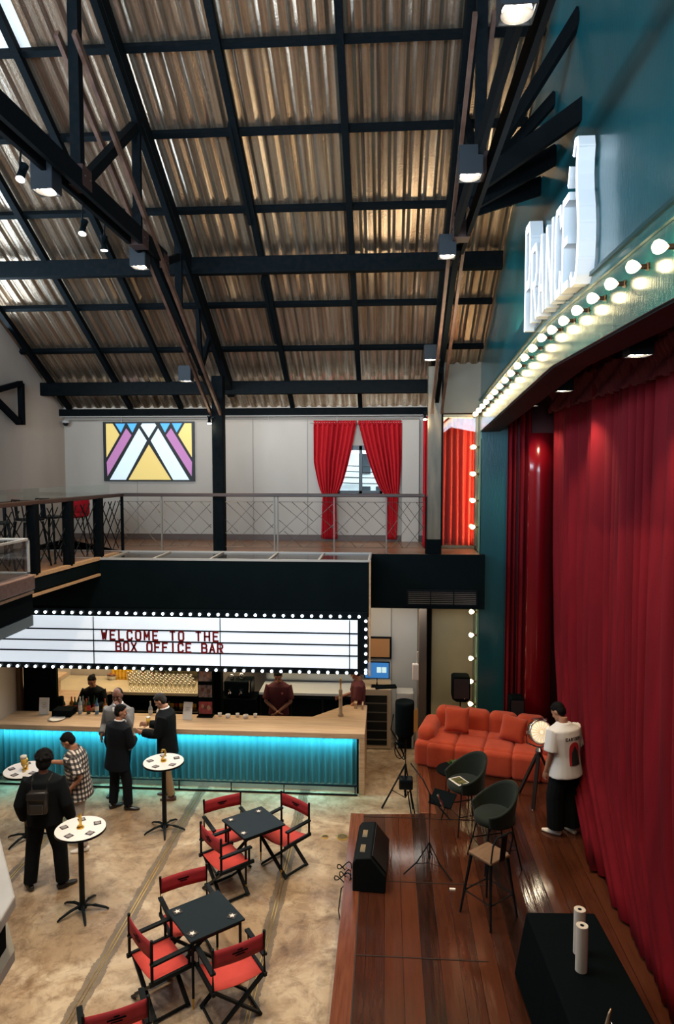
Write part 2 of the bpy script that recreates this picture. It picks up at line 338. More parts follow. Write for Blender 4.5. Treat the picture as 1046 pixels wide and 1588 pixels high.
# white grid panels in the passage
bm = B(); box(bm, (.18, BY - .05, 1.5), (1.05, .06, 3.0)); trim(bm, wallgrey)
bm = B(); box(bm, (.11, BY - .085, 1.5), (.014, .012, 3.0)); trim(bm, M('grey_joint', (.2, .2, .2), .6))
# right wall: proscenium
arch = [(12.93, 6.13), (7.42, 6.53), (4.6, 6.50), (1.5, 6.42)]
bm = B(); pts = [(WX, 14.3, 6.0), (WX, 12.93, 6.0)] + [(WX, y, z) for y, z in arch] + [(WX, -1, 6.4), (WX, -1, 12.4), (WX, 4.4, roofz(4.4)), (WX, 14.3, roofz(14.3))]
prism(bm, pts, (.33, 0, 0)); box(bm, (WX + .255, 13.61, 3.14), (.49, 1.40, 6.28)); struct('wall_right', bm, teal)
bm = B()
for (y0, a), (y1, b_) in zip(arch, arch[1:]): prism(bm, [(WX - .03, y0, a), (WX - .03, y1, b_), (WX - .03, y1, b_ + .56), (WX - .03, y0, a + .56)], (.035, 0, 0))
bmesh.ops.remove_doubles(bm, verts=bm.verts, dist=1e-4)
trim(bm, tealstrip)
bm = B()
for (y0, a), (y1, b_) in zip(arch, arch[1:]): beam(bm, (WX - .04, y0, a + .57), (WX - .04, y1, b_ + .57), .03, .03)
trim(bm, M('dark_teal_edge', (.006, .05, .055), .3))
bm = B()
for (y0, a), (y1, b_) in zip(arch, arch[1:]): beam(bm, (WX - .045, y0, a + .47), (WX - .045, y1, b_ + .47), .025, .018)
trim(bm, tealstrip)
bm = B(); box(bm, (WX - .015, 13.06, 3.35), (.03, .26, 6.7)); trim(bm, M('pale_green_jamb', (.16, .30, .22), .3, coat=.5))
# soffit behind the arch
bm = B()
for (y0, a), (y1, b_) in zip(arch, arch[1:]): prism(bm, [(WX, y0, a - .012), (WX, y1, b_ - .012), (2.06, y1, b_), (2.06, y0, a)], (0, 0, .06))
struct('ceiling_stage', bm, soffitm)
bm = B(); box(bm, (3.55, 7.5, 3.5), (.1, 12, 7)); struct('wall_stage', bm, M('dark_red_wall', (.08, .006, .008), .6))
bm = B(); box(bm, (2.85, 13.0, 3.65), (1.5, .1, 7.3)); struct('wall_stage_far', bm, M('dark_red_wall_far', (.10, .007, .010), .5))
# mezzanine slabs
bm = B(); box(bm, (-2.58, 13.22, MZ - .17), (8.4, 2.04, .34)); struct('floor_mezzanine', bm, mezzf)
bm = B(); prism(bm, [(-6.75, 14.2, 3.80), (-4.74, 12.2, 3.80), (-5.34, 4.5, 3.80), (-6.75, 4.5, 3.80)], (0, 0, .17)); struct('floor_balcony', bm, mezzf)
def bal(y): return -4.74 - (12.2 - y) * .078
bm = B(); beam(bm, (bal(11.9) + .02, 11.9, 3.965), (bal(4.5) + .02, 4.5, 3.965), .09, .05); trim(bm, woodedge)
bm = B(); beam(bm, (bal(11.2) + .03, 11.2, 3.84), (bal(4.5) + .03, 4.5, 3.84), .04, .20); trim(bm, fasciam)
bm = B(); beam(bm, (bal(11.2) + .05, 11.2, 3.70), (bal(4.5) + .05, 4.5, 3.70), .05, .035); trim(bm, woodedge)
bm = B(); box(bm, (-2.75, BY - .012, MZ + .06), (8.0, .025, .12)); struct('baseboard_back', bm, M('brown_skirting', (.10, .065, .05), .5))
# canopy over the bar
bm = B(); box(bm, (-3.5, 11.27, 3.54), (6.5, .12, .84)); struct('wall_fascia', bm, fasciam)
bm = B(); box(bm, (-3.5, 11.75, 3.93), (6.5, .86, .06)); trim(bm, M('smoked_panel', (.035, .035, .035), .12))
bm = B(); box(bm, (-3.5, 11.215, 3.965), (6.5, .03, .035)); trim(bm, frost)
bm = B(); box(bm, (-3.3, 12.17, 3.972), (6.1, .05, .03)); trim(bm, frost)
for x in (-3.86, -2.9, -1.92, -1.1, -.28, -4.62):
    bm = B(); box(bm, (x, 11.69, 3.966), (.035, .93, .03)); trim(bm, frost)
bm = B(); box(bm, (-.262, 11.24, 3.02), (.03, .10, 1.9)); trim(bm, woodedge)
bm = B(); box(bm, (-.30, 11.7, 3.5), (.06, 1.0, .9)); trim(bm, fasciam)
bm = B(); box(bm, (.72, 12.25, 3.48), (2.0, .12, .96)); struct('wall_beam_right', bm, fasciam)
bm = B(); box(bm, (-3.52, 12.75, 3.62), (6.36, 2.8, .06)); box(bm, (.65, 13.25, 3.62), (2.0, 1.8, .06)); struct('ceiling_bar', bm, M('dark_bar_ceiling', (.03, .03, .03), .7))
# air vent
t = thing('air_vent', 'long black slatted air grille set in the dark beam beneath the mezzanine', 'air vent', (.98, 12.18, 3.20))
bm = B()
for z in (-.125, .125): box(bm, (0, 0, z), (1.2, .03, .025))
for x in (-.6, -.2, .2, .6): box(bm, (x, 0, 0), (.02, .03, .25))
obj('frame', bm, black, t)
for k in range(7):
    bm = B(); box(bm, (0, .01, -.10 + k * .033), (1.18, .03, .006), (R(35), 0, 0)); obj('slat', bm, M('vent_slat', (.16, .15, .14), .35, .4) if k == 0 else bpy.data.materials['vent_slat'], t)
# roof: corrugated sheet
def roofmat():
    m = M('corrugated_foil_sheet', (.45, .36, .28), .27, .9); nt = m.node_tree; N = nt.nodes; L = nt.links; b = N['Principled BSDF']
    tc = N.new('ShaderNodeTexCoord'); mp = N.new('ShaderNodeMapping'); mp.inputs['Scale'].default_value = (8, .16, .16); L.new(tc.outputs['Object'], mp.inputs[0])
    n = N.new('ShaderNodeTexNoise'); n.inputs['Scale'].default_value = 2.5; n.inputs['Detail'].default_value = 8; L.new(mp.outputs[0], n.inputs[0])
    c = ramp(nt, n.outputs[0], [(.3, (.36, .26, .18)), (.5, (.56, .45, .34)), (.72, (.76, .69, .60))]); L.new(c, b.inputs['Base Color'])
    n2 = N.new('ShaderNodeTexNoise'); n2.inputs['Scale'].default_value = 42; n2.inputs['Detail'].default_value = 3; L.new(tc.outputs['Object'], n2.inputs[0])
    bp = N.new('ShaderNodeBump'); bp.inputs['Strength'].default_value = .30; bp.inputs['Distance'].default_value = .008; L.new(n2.outputs[0], bp.inputs['Height']); L.new(bp.outputs[0], b.inputs['Normal'])
    return m
RM = roofmat()
def roofsheet(x0, x1, y0, y1):
    bm = B(); prof = []; x = x0; P_ = .205
    while x < x1 - 1e-6:
        for f, h in ((0, 0), (.40, 0), (.62, .034), (.74, .034), (.96, 0)):
            if x + f * P_ < x1: prof.append((x + f * P_, h))
        x += P_
    prof.append((x1, 0)); ys = [y0 + (y1 - y0) * k / 12 for k in range(13)]
    g = [[bm.verts.new((px, y, roofz(y) + h)) for px, h in prof] for y in ys]
    for a, b_ in zip(g, g[1:]):
        for i in range(len(prof) - 1): bm.faces.new((a[i], a[i + 1], b_[i + 1], b_[i]))
    bmesh.ops.solidify(bm, geom=bm.faces[:], thickness=.004); return bm
bm = roofsheet(-6.85, 1.75, 8.0, 14.45); b2 = roofsheet(-4.05, 1.75, 4.4, 8.02); me = bpy.data.meshes.new('x'); b2.to_mesh(me); bm.from_mesh(me); b2.free()
b2 = roofsheet(-6.85, -4.05, 4.4, 7.3); b2.to_mesh(me); bm.from_mesh(me); b2.free()
struct('ceiling', bm, RM)
sky = M('daylit_skylight_sheet', (.80, .86, .90), .5, emit=.42)
bm = B(); quad(bm, (-6.8, 7.28, roofz(7.28) + .03), (-4.0, 7.28, roofz(7.28) + .03), (-4.0, 8.02, roofz(8.02) + .03), (-6.8, 8.02, roofz(8.02) + .03)); bmesh.ops.solidify(bm, geom=bm.faces[:], thickness=.01)
struct('ceiling_skylight', bm, sky)
ry = lambda y, d: roofz(y) - d
for y in (4.9, 5.95, 6.98, 7.98, 8.90, 9.92, 11.58, 12.56, 13.6):
    bm = B(); box(bm, (-2.56, y, ry(y, .045)), (8.5, .075, .075), (R(-29.5), 0, 0)); trim(bm, blackwood)
for y, h, wd in ((10.62, .25, .14), (13.32, .25, .14), (14.12, .14, .2)):
    bm = B(); box(bm, (-2.56, y, ry(y, .10 + h / 2)), (8.5, wd, h)); trim(bm, blackwood, bevel=.008)
for x in (-.53, -1.90, -4.2, -5.25, -6.55):
    bm = B(); beam(bm, (x, 4.5, ry(4.5, .10)), (x, 14.1, ry(14.1, .10)), .085, .10); trim(bm, blackwood)
for x, y in ((-1.90, 8.75), (-1.9, 11.0)):
    bm = B(); beam(bm, (x - .05, y, ry(y, .11)), (x - .05, y + 1.3, ry(y + 1.3, .11)), .05, .12); trim(bm, blackwood)
# trusses
gus = M('dark_gusset', (.035, .018, .016), .5, spec=.2)
def truss(x, label):
    t = thing('roof_truss', label, 'truss', (x, 0, 0), group='black trusses across the hall'); p = lambda y, z, dx=0: (dx, y, z)
    bm = B(); beam(bm, p(4.0, ry(4.0, .2)), p(13.5, ry(13.5, .2)), .13, .20); beam(bm, p(4.0, ry(4.0, .42), .05), p(12.3, ry(12.3, .42), .05), .04, .12); obj('top_chord', bm, blackwood, t)
    bm = B()
    for dx in (-.07, .07): beam(bm, p(1.5, 8.25, dx), p(9.3, 8.25, dx), .045, .19)
    obj('bottom_chord', bm, blackwood, t)
    bm = B()
    for dx in (-.085, .085): beam(bm, p(6.6, 9.55, dx), p(12.45, 6.30, dx), .04, .075)
    obj('brace_strip', bm, rustw, t, label='rust brown steel strip')
    bm = B(); beam(bm, p(8.9, 8.2), p(12.4, 6.55), .07, .10); obj('lower_strut', bm, blackwood, t)
    for (a, b_) in (((6.8, 8.25), (6.8, 10.5)), ((6.9, 8.3), (8.4, 9.55)), ((8.45, 8.3), (8.45, 9.7)), ((9.3, 8.2), (10.3, 8.6)), ((10.1, 7.8), (10.1, 8.75)), ((11.2, 7.0), (11.9, 7.75)), ((11.3, 7.0), (11.1, 8.0))):
        bm = B(); beam(bm, p(*a), p(*b_), .10 if a[1] > 8.2 and a[0] < 7.5 else .06, .10); obj('web_member', bm, blackwood, t)
    for y, z in ((6.8, 8.3), (8.45, 8.25), (9.25, 8.2)):
        bm = B(); box(bm, (0, y, z), (.19, .22, .20))
        for q in (-.06, .06): cyl(bm, (-.11, y + q, z), (.11, y + q, z), .012, 6)
        obj('gusset_plate', bm, gus, t, bevel=.006)
    return t
truss(-3.02, 'black roof truss in front of the stained glass, carried by the tall black post')
truss(.86, 'black steel roof truss running close along the teal wall')
t = thing('roof_truss', 'short piece of black truss with a V-shaped brace at the left wall', 'truss', (-6.62, 12.3, 0))
for a, b_ in (((0, 0, 7.0), (0, 0, 6.25)), ((0, -.1, 6.28), (-.05, -1.3, 6.9)), ((0, 0, 7.0), (-.05, -1.1, 6.7))):
    bm = B(); beam(bm, a, b_, .09, .09); obj('web_member', bm, blackwood, t)
# columns
bm = B(); box(bm, (0, 0, 1.56), (.20, .20, 3.12)); obj('post', bm, blackwood, None, bevel=.008, loc=(-2.99, 12.3, MZ), label='tall square black post rising through the mezzanine railing to the roof', cat='post')
bm = B(); box(bm, (0, 0, 1.0), (.22, .22, 2.0)); obj('post', bm, blackwood, None, bevel=.008, loc=(-3.2, 12.75, 0), label='black square post standing behind the bar counter', cat='post')
t = thing('post', 'worn olive brown post with a black foot beside the glazed curtain niche', 'post', (.83, 12.3, MZ))
bm = B(); box(bm, (0, 0, 1.75), (.24, .2, 3.0)); obj('shaft', bm, M('worn_olive_paint', (.085, .072, .045), .45, 0, (.15, .12, .075), 4, (3, 3, .4)), t, bevel=.01)
bm = B(); box(bm, (0, 0, .12), (.26, .26, .25)); obj('foot', bm, blackmatt, t, bevel=.01)
bm = B(); box(bm, (.13, 0, 1.7), (.03, .22, 3.1)); obj('edge_plate', bm, blackwood, t)
# brackets from the truss to the teal wall
for k, (a, b_, h) in enumerate((((.80, 8.5, 8.45), (1.74, 6.72, 9.6), .16), ((.9, 8.4, 8.6), (1.74, 7.6, 9.32), .13), ((.9, 7.9, 8.52), (1.74, 6.56, 8.68), .21), ((.9, 8.0, 8.40), (1.74, 7.5, 8.70), .20), ((.92, 8.1, 8.38), (1.74, 8.22, 8.66), .20))):
    bm = B(); beam(bm, a, b_, .05, h); o = obj('wall_brace', bm, blackwood, None, bevel=.004, label='%s black board braced from the truss to the teal wall' % ('uppermost long slanting', 'short, second highest', 'broad middle', 'blunt, fourth highest', 'lowest')[k], cat='brace')
# ------------------------------------------------------------------ stained glass window (window_1)
w1 = bpy.data.objects.new('window_1', None); COL.objects.link(w1); w1.location = (-4.93, BY - .03, 5.805); w1['kind'] = 'structure'
WW, HH = 1.86, 1.18
def sg(px_, py_): return ((px_ - 540) / 820 * WW, (341 - py_) / 533 * HH)
bm = B(); box(bm, (0, .0, 0), (WW + .07, .05, HH + .05)); obj('lead_frame', bm, M('black_lead', (.008, .010, .010), .5), w1)
sgc = {'y': emis('yellow_pane', (.74, .56, .18), .52), 'b': emis('blue_pane', (.07, .36, .76), .75), 'p': emis('mauve_pane', (.40, .16, .36), .60), 'w': emis('pale_pane', (.64, .77, .88), .60)}  # panes emit in place of daylight shining through them
panes = [('y', [(145, 80), (208, 80), (270, 185), (145, 395)]), ('b', [(232, 80), (325, 80), (283, 165)]), ('b', [(345, 80), (435, 80), (392, 165)]),
         ('p', [(335, 125), (383, 190), (150, 572), (145, 440)]), ('w', [(455, 125), (525, 240), (322, 606), (172, 606)])]
panes += [(c, [(1088 - x, y) for x, y in p][::-1]) for c, p in panes]
panes += [('w', [(485, 80), (604, 80), (616, 100), (544, 213), (472, 100)]), ('y', [(544, 277), (746, 606), (348, 606)])]
for c, p in panes:
    bm = B(); prism(bm, [(sg(x, y)[0], -.034, sg(x, y)[1]) for x, y in p], (0, .012, 0)); obj('pane', bm, sgc[c], w1)
# ------------------------------------------------------------------ window_2 and the street behind it
w2 = bpy.data.objects.new('window_2', None); COL.objects.link(w2); w2.location = (-.55, BY + .04, 5.425); w2['kind'] = 'structure'
bm = B()
for x in (-.44, .02, .44): box(bm, (x, 0, 0), (.07, .07, .99))
for z in (-.47, .46): box(bm, (0, 0, z), (.94, .07, .09 if z < 0 else .12))
obj('window_frame', bm, M('dark_window_frame', (.02, .028, .03), .4), w2, bevel=.004)
bm = B(); box(bm, (0, .01, 0), (.86, .006, .9)); obj('pane', bm, glassclear, w2)
facade = M('pale_facade', (.62, .70, .74), .7, 0, (.78, .84, .86), 2)
t = thing('building', 'pale blue grey house with balconies seen through the curtained window', 'building', (-1.1, 19.0, 3.0))
bm = B(); box(bm, (0, 0, 2.2), (2.6, 1.5, 4.4)); obj('wall', bm, facade, t)
bm = B(); prism(bm, [(-1.6, -1.3, 3.6), (1.5, -1.3, 3.6), (1.5, .8, 4.5), (-1.6, .8, 4.5)], (0, 0, .08)); obj('roof', bm, M('roof_slate', (.34, .40, .45), .5), t)
dkw = M('dark_windows', (.03, .04, .05), .2)
for x, z in ((-.9, 2.6), (-.3, 2.6), (.55, 2.6), (.95, 2.6), (.55, 1.7), (.95, 1.7), (-.6, 1.7)):
    bm = B(); box(bm, (x, -.76, z), (.26, .06, .55)); obj('window', bm, dkw, t)
bm = B()
for z in (1.2, 1.35, 1.5, 2.2): box(bm, (-.3, -.95, z), (1.6, .04, .04))
for k in range(8): box(bm, (-1.05 + k * .22, -.95, 1.3), (.03, .03, .5))
obj('balcony_rail', bm, frost, t)
t = thing('building', 'pinkish white house at the right of the view through the curtained window', 'building', (1.15, 21.2, 3.0))
bm = B(); box(bm, (0, 0, 2.1), (1.8, 1.5, 4.2)); obj('wall', bm, M('pink_facade', (.72, .55, .50), .7), t)
for z in (1.4, 2.1, 2.9):
    bm = B(); box(bm, (-.45, -.77, z), (.3, .06, .4)); obj('window', bm, dkw, t)
for k in range(4):
    bm = B(); tube(bm, [(-4 + i * .8, 17.0 + k * .12, 5.35 + k * .14 - .28 * math.sin(PI * i / 10)) for i in range(11)], .012, 5)
    obj('street_cable', bm, black, None, label='thin dark street cable outside the curtained window', cat='cable', group='street cables outside the window')
light('street_daylight', 'AREA', (-.5, 16.0, 9.5), 1300, (.8, .9, 1), (-.5, 19.5, 4.5), 4)
# ------------------------------------------------------------------ curtains of window_2
def tied(name, x_out, x_in, xt0, xt1, label):
    """panel hung at z 6.36, gathered by a tie at z 4.93, flaring to the floor"""
    def fn(u, v):
        z = lerp(4.02, 6.36, v)
        if z > 4.93: k = ((z - 4.93) / 1.43) ** .62; a, b_ = lerp(xt0, x_out, min(1, k * 1.6)), lerp(xt1, x_in, k)
        else: k = (4.93 - z) / .91; a, b_ = lerp(xt0, xt0 - .03, k), lerp(xt1, xt1 + .02, k)
        x = lerp(a, b_, u); y = BY - .13 + math.sin(u * 2 * PI * 8.5 + .6 * math.sin(v * 5)) * lerp(.022, .036, v) + .012 * math.sin(u * 41)
        return (x, y, z)
    t = thing(name, label, 'curtain', (0, 0, 0)); bm = B(); curtain(bm, fn, 96, 30, .008); obj('cloth', bm, redbright, t, smooth=True)
    bm = B(); xa, xb = min(xt0, xt1), max(xt0, xt1)
    tube(bm, [((xa + xb) / 2 + ((xb - xa) / 2 + .02) * math.cos(q * PI / 8), BY - .135 + .075 * math.sin(q * PI / 8), 4.93 + .02 * math.cos(q * PI / 8)) for q in range(17)], (.012), 6); obj('tieback', bm, redfab, t)
    bm = B(); cnt = 40; xs = (x_out, x_in)
    def fr(u, v): return (lerp(x_out, x_in, u), BY - .135 + math.sin(u * 2 * PI * 17) * .018, lerp(6.33, 6.42, v))
    curtain(bm, fr, 110, 2, .006); obj('gathered_heading', bm, redbright, t, smooth=True)
tied('window_curtain', -1.48, -.61, -1.30, -1.02, 'bright red curtain tied back to the left of the small street window')
tied('window_curtain', .30, -.57, .24, -.02, 'bright red curtain tied back to the right of the small street window')
bm = B(); cyl(bm, (-1.55, BY - .13, 6.38), (.36, BY - .13, 6.38), .012, 8); obj('curtain_rod', bm, frost, None, label='thin pale rod carrying the two red window curtains', cat='curtain rod')
# red sliver curtain by the olive post, curtain in the niche
def hung(x0, x1, y, z0, z1, n, amp, mat, name, label, nu=None):
    bm = B(); curtain(bm, lambda u, v: (lerp(x0, x1, u), y + math.sin(u * 2 * PI * n + .5 * math.sin(v * 3 + u * 9)) * amp * (1.1 - .3 * v), lerp(z0, z1, v)), nu or int(n * 10), 16, .008)
    return obj(name, bm, mat, None, smooth=True, label=label, cat='curtain')
hung(.66, .74, 12.75, 4.0, 6.4, 2, .03, redbright, 'drape', 'narrow sliver of red drape just left of the olive brown post', 24)
hung(.99, 1.66, 13.35, 4.0, 6.45, 5.5, .055, rednic, 'drape', 'red pleated drape coloured orange by bulb glow behind the glass of the tall niche', 90)
t = thing('glazed_niche_frame', 'tall glazed frame reflecting the rows of bulbs in front of a red drape', 'glass panel', (1.32, 13.06, 3.98))
bm = B()
for x in (-.34, .34): box(bm, (x, 0, 1.23), (.05, .05, 2.46))
for z in (.02, 2.45): box(bm, (0, 0, z), (.70, .05, .05))
obj('frame', bm, M('bronze_frame', (.16, .13, .08), .35, .6), t, bevel=.004)
bm = B(); box(bm, (0, 0, 1.23), (.64, .008, 2.40)); obj('pane', bm, glassrefl, t)
# gutter beam, conduits, camera, sensors
bm = B(); box(bm, (-3.03, BY - .10, 6.56), (7.5, .14, .10)); trim(bm, M('pale_gutter', (.46, .44, .40), .5), bevel=.008)
bm = B(); cyl(bm, (-6.7, BY - .1, 6.46), (.65, BY - .1, 6.46), .014, 8); obj('conduit', bm, M('conduit_grey', (.28, .26, .23), .5), None, label='thin horizontal conduit running under the pale gutter beam', cat='conduit')
for x in (-5.45, -2.4, -1.0, .3):
    bm = B(); cyl(bm, (x, BY - .18, 6.40), (x, BY - .18, 6.72), .008, 6); trim(bm, frost)
t = thing('security_camera', 'white dome security camera in the corner under the gutter beam', 'camera', (-6.62, BY - .2, 6.36))
bm = B(); lathe(bm, [(.07, .08), (.075, .05), (.07, .03)]); obj('housing', bm, frost, t, smooth=True)
bm = B(); ell(bm, (0, 0, .02), (.055, .055, .055)); obj('dome', bm, blackgloss, t, smooth=True)
t = thing('smoke_detector', 'small white round detector under the eaves right of the black post', 'detector', (-1.72, 13.32, 6.92))
bm = B(); lathe(bm, [(.05, 0), (.06, .03), (.05, .06), (.02, .07)]); obj('body', bm, white, t, smooth=True)
bm = B(); cyl(bm, (0, 0, .06), (0, 0, .14), .008); obj('stem', bm, white, t)
# ------------------------------------------------------------------ railings
def lattice(bm, P, w_, h, r=.007):
    for a, b_ in (((0, 1), (1, 0)), ((.45, 1), (1, .42)), ((0, .60), (.26, .33)), ((.10, .35), (.42, 0)), ((.98, .95), (.12, 0)), ((.62, 1), (0, .30)), ((1, .5), (.5, 0)), ((.78, 1), (1, .75)), ((.24, 1), (.62, .58))):
        cyl(bm, P(a[0] * w_, a[1] * h), P(b_[0] * w_, b_[1] * h), r, 5)
t = thing('balcony_railing', 'long railing with brown handrail and diagonal lattice in front of the curtained window', 'railing', (0, 12.2, MZ))
bm = B(); box(bm, (-2.08, 0, 1.02), (5.5, .09, .06)); obj('handrail', bm, railw, t, bevel=.01)
lath = M('lattice_steel', (.10, .085, .065), .4, .3)
for x0, x1 in ((-4.84, -4.05), (-3.98, -3.12), (-2.86, -2.0), (-1.90, -.93), (-.90, -.02), (.02, .66)):
    bm = B(); lattice(bm, lambda a, b_: (x0 + a, 0, .10 + b_), x1 - x0, .80); cyl(bm, (x0, 0, .90), (x1, 0, .90), .006, 5); cyl(bm, (x0, 0, .10), (x1, 0, .10), .006, 5); obj('lattice_panel', bm, lath, t)
for x in (-4.02, -1.98, -1.92, -.92, 0.0, .69):
    bm = B(); box(bm, (x, 0, .5), (.022, .035, 1.0)); obj('post', bm, postm if x != .69 else blackwood, t)
t = thing('balcony_railing', 'dark railing with thick black posts along the left balcony, bar stools behind it', 'railing', (0, 0, MZ))
bm = B(); beam(bm, (bal(12.2), 12.2, 1.02), (bal(4.5), 4.5, 1.02), .10, .06); obj('handrail', bm, railw, t, bevel=.01)
for y in (12.18, 11.3, 10.35, 9.42, 8.4, 7.4):
    bm = B(); wd = .045 if y > 12 else .13; box(bm, (bal(y), y, .5), (wd, wd, 1.0)); obj('post', bm, blackwood, t, bevel=.004)
for y0, y1 in ((12.1, 11.4), (11.2, 10.45), (10.25, 9.5), (9.3, 8.5)):
    bm = B(); lattice(bm, lambda a, b_: (bal(y0 - a), y0 - a, .08 + b_), y0 - y1, .84, .009); obj('lattice_panel', bm, black, t)
bm = B(); beam(bm, (bal(12.0) - .10, 11.9, 1.13), (bal(4.5) - .10, 4.5, 1.13), .008, .17); obj('glass_screen', bm, glassclear, t)
# bar stools on the left balcony
def metal_stool(name, label, loc, rz, mat, seatm, h=.76, back=True, z=0):
    t = thing(name, label, 'bar stool', loc, rz); legs = []
    for sx in (-1, 1):
        for sy in (-1, 1):
            bm = B(); tube(bm, [(sx * .22, sy * .22, 0), (sx * .14, sy * .14, h - .03)], [.014, .022], 6); obj('leg', bm, mat, t)
    bm = B(); box(bm, (0, 0, h), (.33, .33, .035)); obj('seat', bm, seatm, t, bevel=.012)
    bm = B()
    for q in range(4): a = q * PI / 2; c, s = math.cos(a + PI / 4), math.sin(a + PI / 4); c2, s2 = math.cos(a + 3 * PI / 4), math.sin(a + 3 * PI / 4); cyl(bm, (c * .265, s * .265, .26), (c2 * .265, s2 * .265, .26), .009, 6)
    obj('foot_rest', bm, mat, t)
    if back:
        bm = B(); tube(bm, [(-.15, -.15, h), (-.165, -.19, h + .22), (-.12, -.20, h + .30), (.12, -.20, h + .30), (.165, -.19, h + .22), (.15, -.15, h)], .011, 6); box(bm, (0, -.195, h + .15), (.09, .008, .30), (R(6), 0, 0)); obj('backrest', bm, mat, t, smooth=False)
    return t
for k, (y, x) in enumerate(((9.55, -5.55), (10.25, -5.45), (10.75, -5.35))):
    metal_stool('bar_stool', ('black metal high stool with a low back, leftmost behind the left railing', 'black metal high stool with a low back, middle one behind the left railing', 'black metal high stool with a low back, next to the red stool')[k], (x, y, MZ), R(-60 + 25 * k), black, black, .72)
t = thing('bar_stool', 'high stool with a round red bucket back behind the left railing', 'bar stool', (-5.38, 11.75, MZ), R(-170))
for sx in (-1, 1):
    for sy in (-1, 1):
        bm = B(); tube(bm, [(sx * .22, sy * .22, 0), (sx * .12, sy * .12, .66)], .014, 6); obj('leg', bm, black, t)
bm = B(); ell(bm, (0, 0, .68), (.2, .2, .05)); obj('seat', bm, redbright, t, smooth=True)
bm = B(); curtain(bm, lambda u, v: (.21 * math.sin((u - .5) * 3.6), -.21 * math.cos((u - .5) * 3.6), lerp(.70, .99, v) - .10 * abs(u - .5) ** 2 * 4 * v), 16, 6, .03); obj('bucket_back', bm, redbright, t, smooth=True)
t = thing('high_table', 'dark narrow high table standing among the balcony stools', 'table', (-6.15, 11.2, MZ))
bm = B(); box(bm, (0, 0, .92), (.45, 1.1, .04)); obj('tabletop', bm, black, t, bevel=.005)
for y in (-.4, .4):
    bm = B(); cyl(bm, (0, y, 0), (0, y, .9), .03, 8); obj('leg', bm, black, t)
# ------------------------------------------------------------------ glass display box on the near left balcony corner
t = thing('display_case', 'glass case with wooden base projecting at the left edge of the view', 'display case', (-4.13, 5.75, 3.97))
bm = B(); box(bm, (0, 0, .05), (1.48, 1.3, .10)); obj('grey_skirt', bm, M('blue_grey_skirt', (.10, .14, .15), .5), t)
bm = B(); box(bm, (0, 0, .21), (1.48, 1.3, .20)); obj('black_skirt', bm, blackmatt, t)
bm = B(); box(bm, (0, 0, .325), (1.50, 1.32, .025)); obj('wood_strip', bm, woodedge, t)
bm = B(); box(bm, (0, 0, .42), (1.52, 1.34, .14)); obj('wooden_base', bm, M('dark_cherry_wood', (.11, .06, .045), .35, 0, (.17, .10, .075), 4, (1, 6, 6)), t, bevel=.01)
bm = B(); box(bm, (0, 0, .67), (1.44, 1.26, .32)); obj('glass_box', bm, glassblue, t)
bm = B()
for x in (-.72, .72):
    for y in (-.63, .63): box(bm, (x, y, .67), (.02, .02, .33))
    box(bm, (x, 0, .835), (.02, 1.28, .02))
for y in (-.63, .63): box(bm, (0, y, .835), (1.46, .02, .02)); box(bm, (0, y, .51), (1.46, .02, .02))
obj('edge_strips', bm, M('pale_acrylic_edge', (.40, .37, .33), .3), t)
t = thing('ledge', 'pale chamfered ledge with a dark underside at the lower left edge', 'ledge', (-2.2, 3.0, 3.5))
bm = B(); prism(bm, [(-.6, 1.0, 0), (.09, .55, 0), (.48, .01, 0), (.51, -.17, 0), (.3, -.5, 0), (-.6, -.5, 0)], (0, 0, -.06)); obj('slab', bm, M('pale_ledge', (.42, .40, .38), .5, 0, (.52, .50, .47), 3), t, bevel=.01)
bm = B(); prism(bm, [(-.6, .95, -.24), (.07, .50, -.24), (.44, -.01, -.24), (.46, -.17, -.24), (-.6, -.5, -.24)], (0, 0, .18)); obj('underside', bm, blackmatt, t)
bm = B(); prism(bm, [(-.6, .9, -.30), (.27, .27, -.30), (.48, -.01, -.30), (.50, -.17, -.30), (-.6, -.5, -.30)], (0, 0, .05)); obj('lower_slab', bm, bpy.data.materials['pale_ledge'], t)
# ------------------------------------------------------------------ marquee
t = thing('marquee_sign', 'long lit cinema marquee with red lettering and white bulbs above the bar', 'sign', (0, 11.2, 0))
bm = B(); box(bm, (-3.52, .10, 2.615), (6.45, .22, 1.04)); obj('cabinet', bm, blackgloss, t, bevel=.01)
def marqm():
    m = emis('backlit_marquee_face', (.80, .90, 1.0), .72); return m
bm = B(); box(bm, (-3.6, -.015, 2.60), (6.28, .02, .80)); obj('lit_face', bm, marqm(), t)
bm = B()
for z in (2.78, 2.59, 2.41): box(bm, (-3.6, -.030, z), (6.28, .012, .024))
for x in (-6.73, -4.88, -2.73, -.59): box(bm, (x, -.030, 2.60), (.014, .012, .80))
obj('letter_rails', bm, blackgloss, t)
mr = M('red_letters', (.24, .004, .010), .5)
def letters(s, x, z, size, adv):
    for i, ch in enumerate(s):
        if ch == ' ': continue
        b2 = glyph(ch, size * .62, size, .030, .006); xf(b2, (x + i * adv - size * .28, -.036, z)); obj('letter', b2, mr, t)
letters('WELCOME TO THE', -4.70, 2.603, .175, .1455)
letters('BOX OFFICE BAR', -4.46, 2.408, .175, .1325)
lb = None
def mb(x, z, y=-.035):
    global lb
    if lb is None:
        bm = B(); ell(bm, (0, 0, 0), (.024, .022, .024), seg=12, rings=8); lb = obj('bulb', bm, bulbw, t, smooth=True); o = lb
    else: o = lb.copy(); COL.objects.link(o)
    o.location = (x, y, z)
for k in range(42): mb(-6.68 + k * .155, 2.13)
for k in range(40): mb(-6.48 + k * .155, 3.06)
for k in range(7): mb(-.325, 2.99 - k * .135)
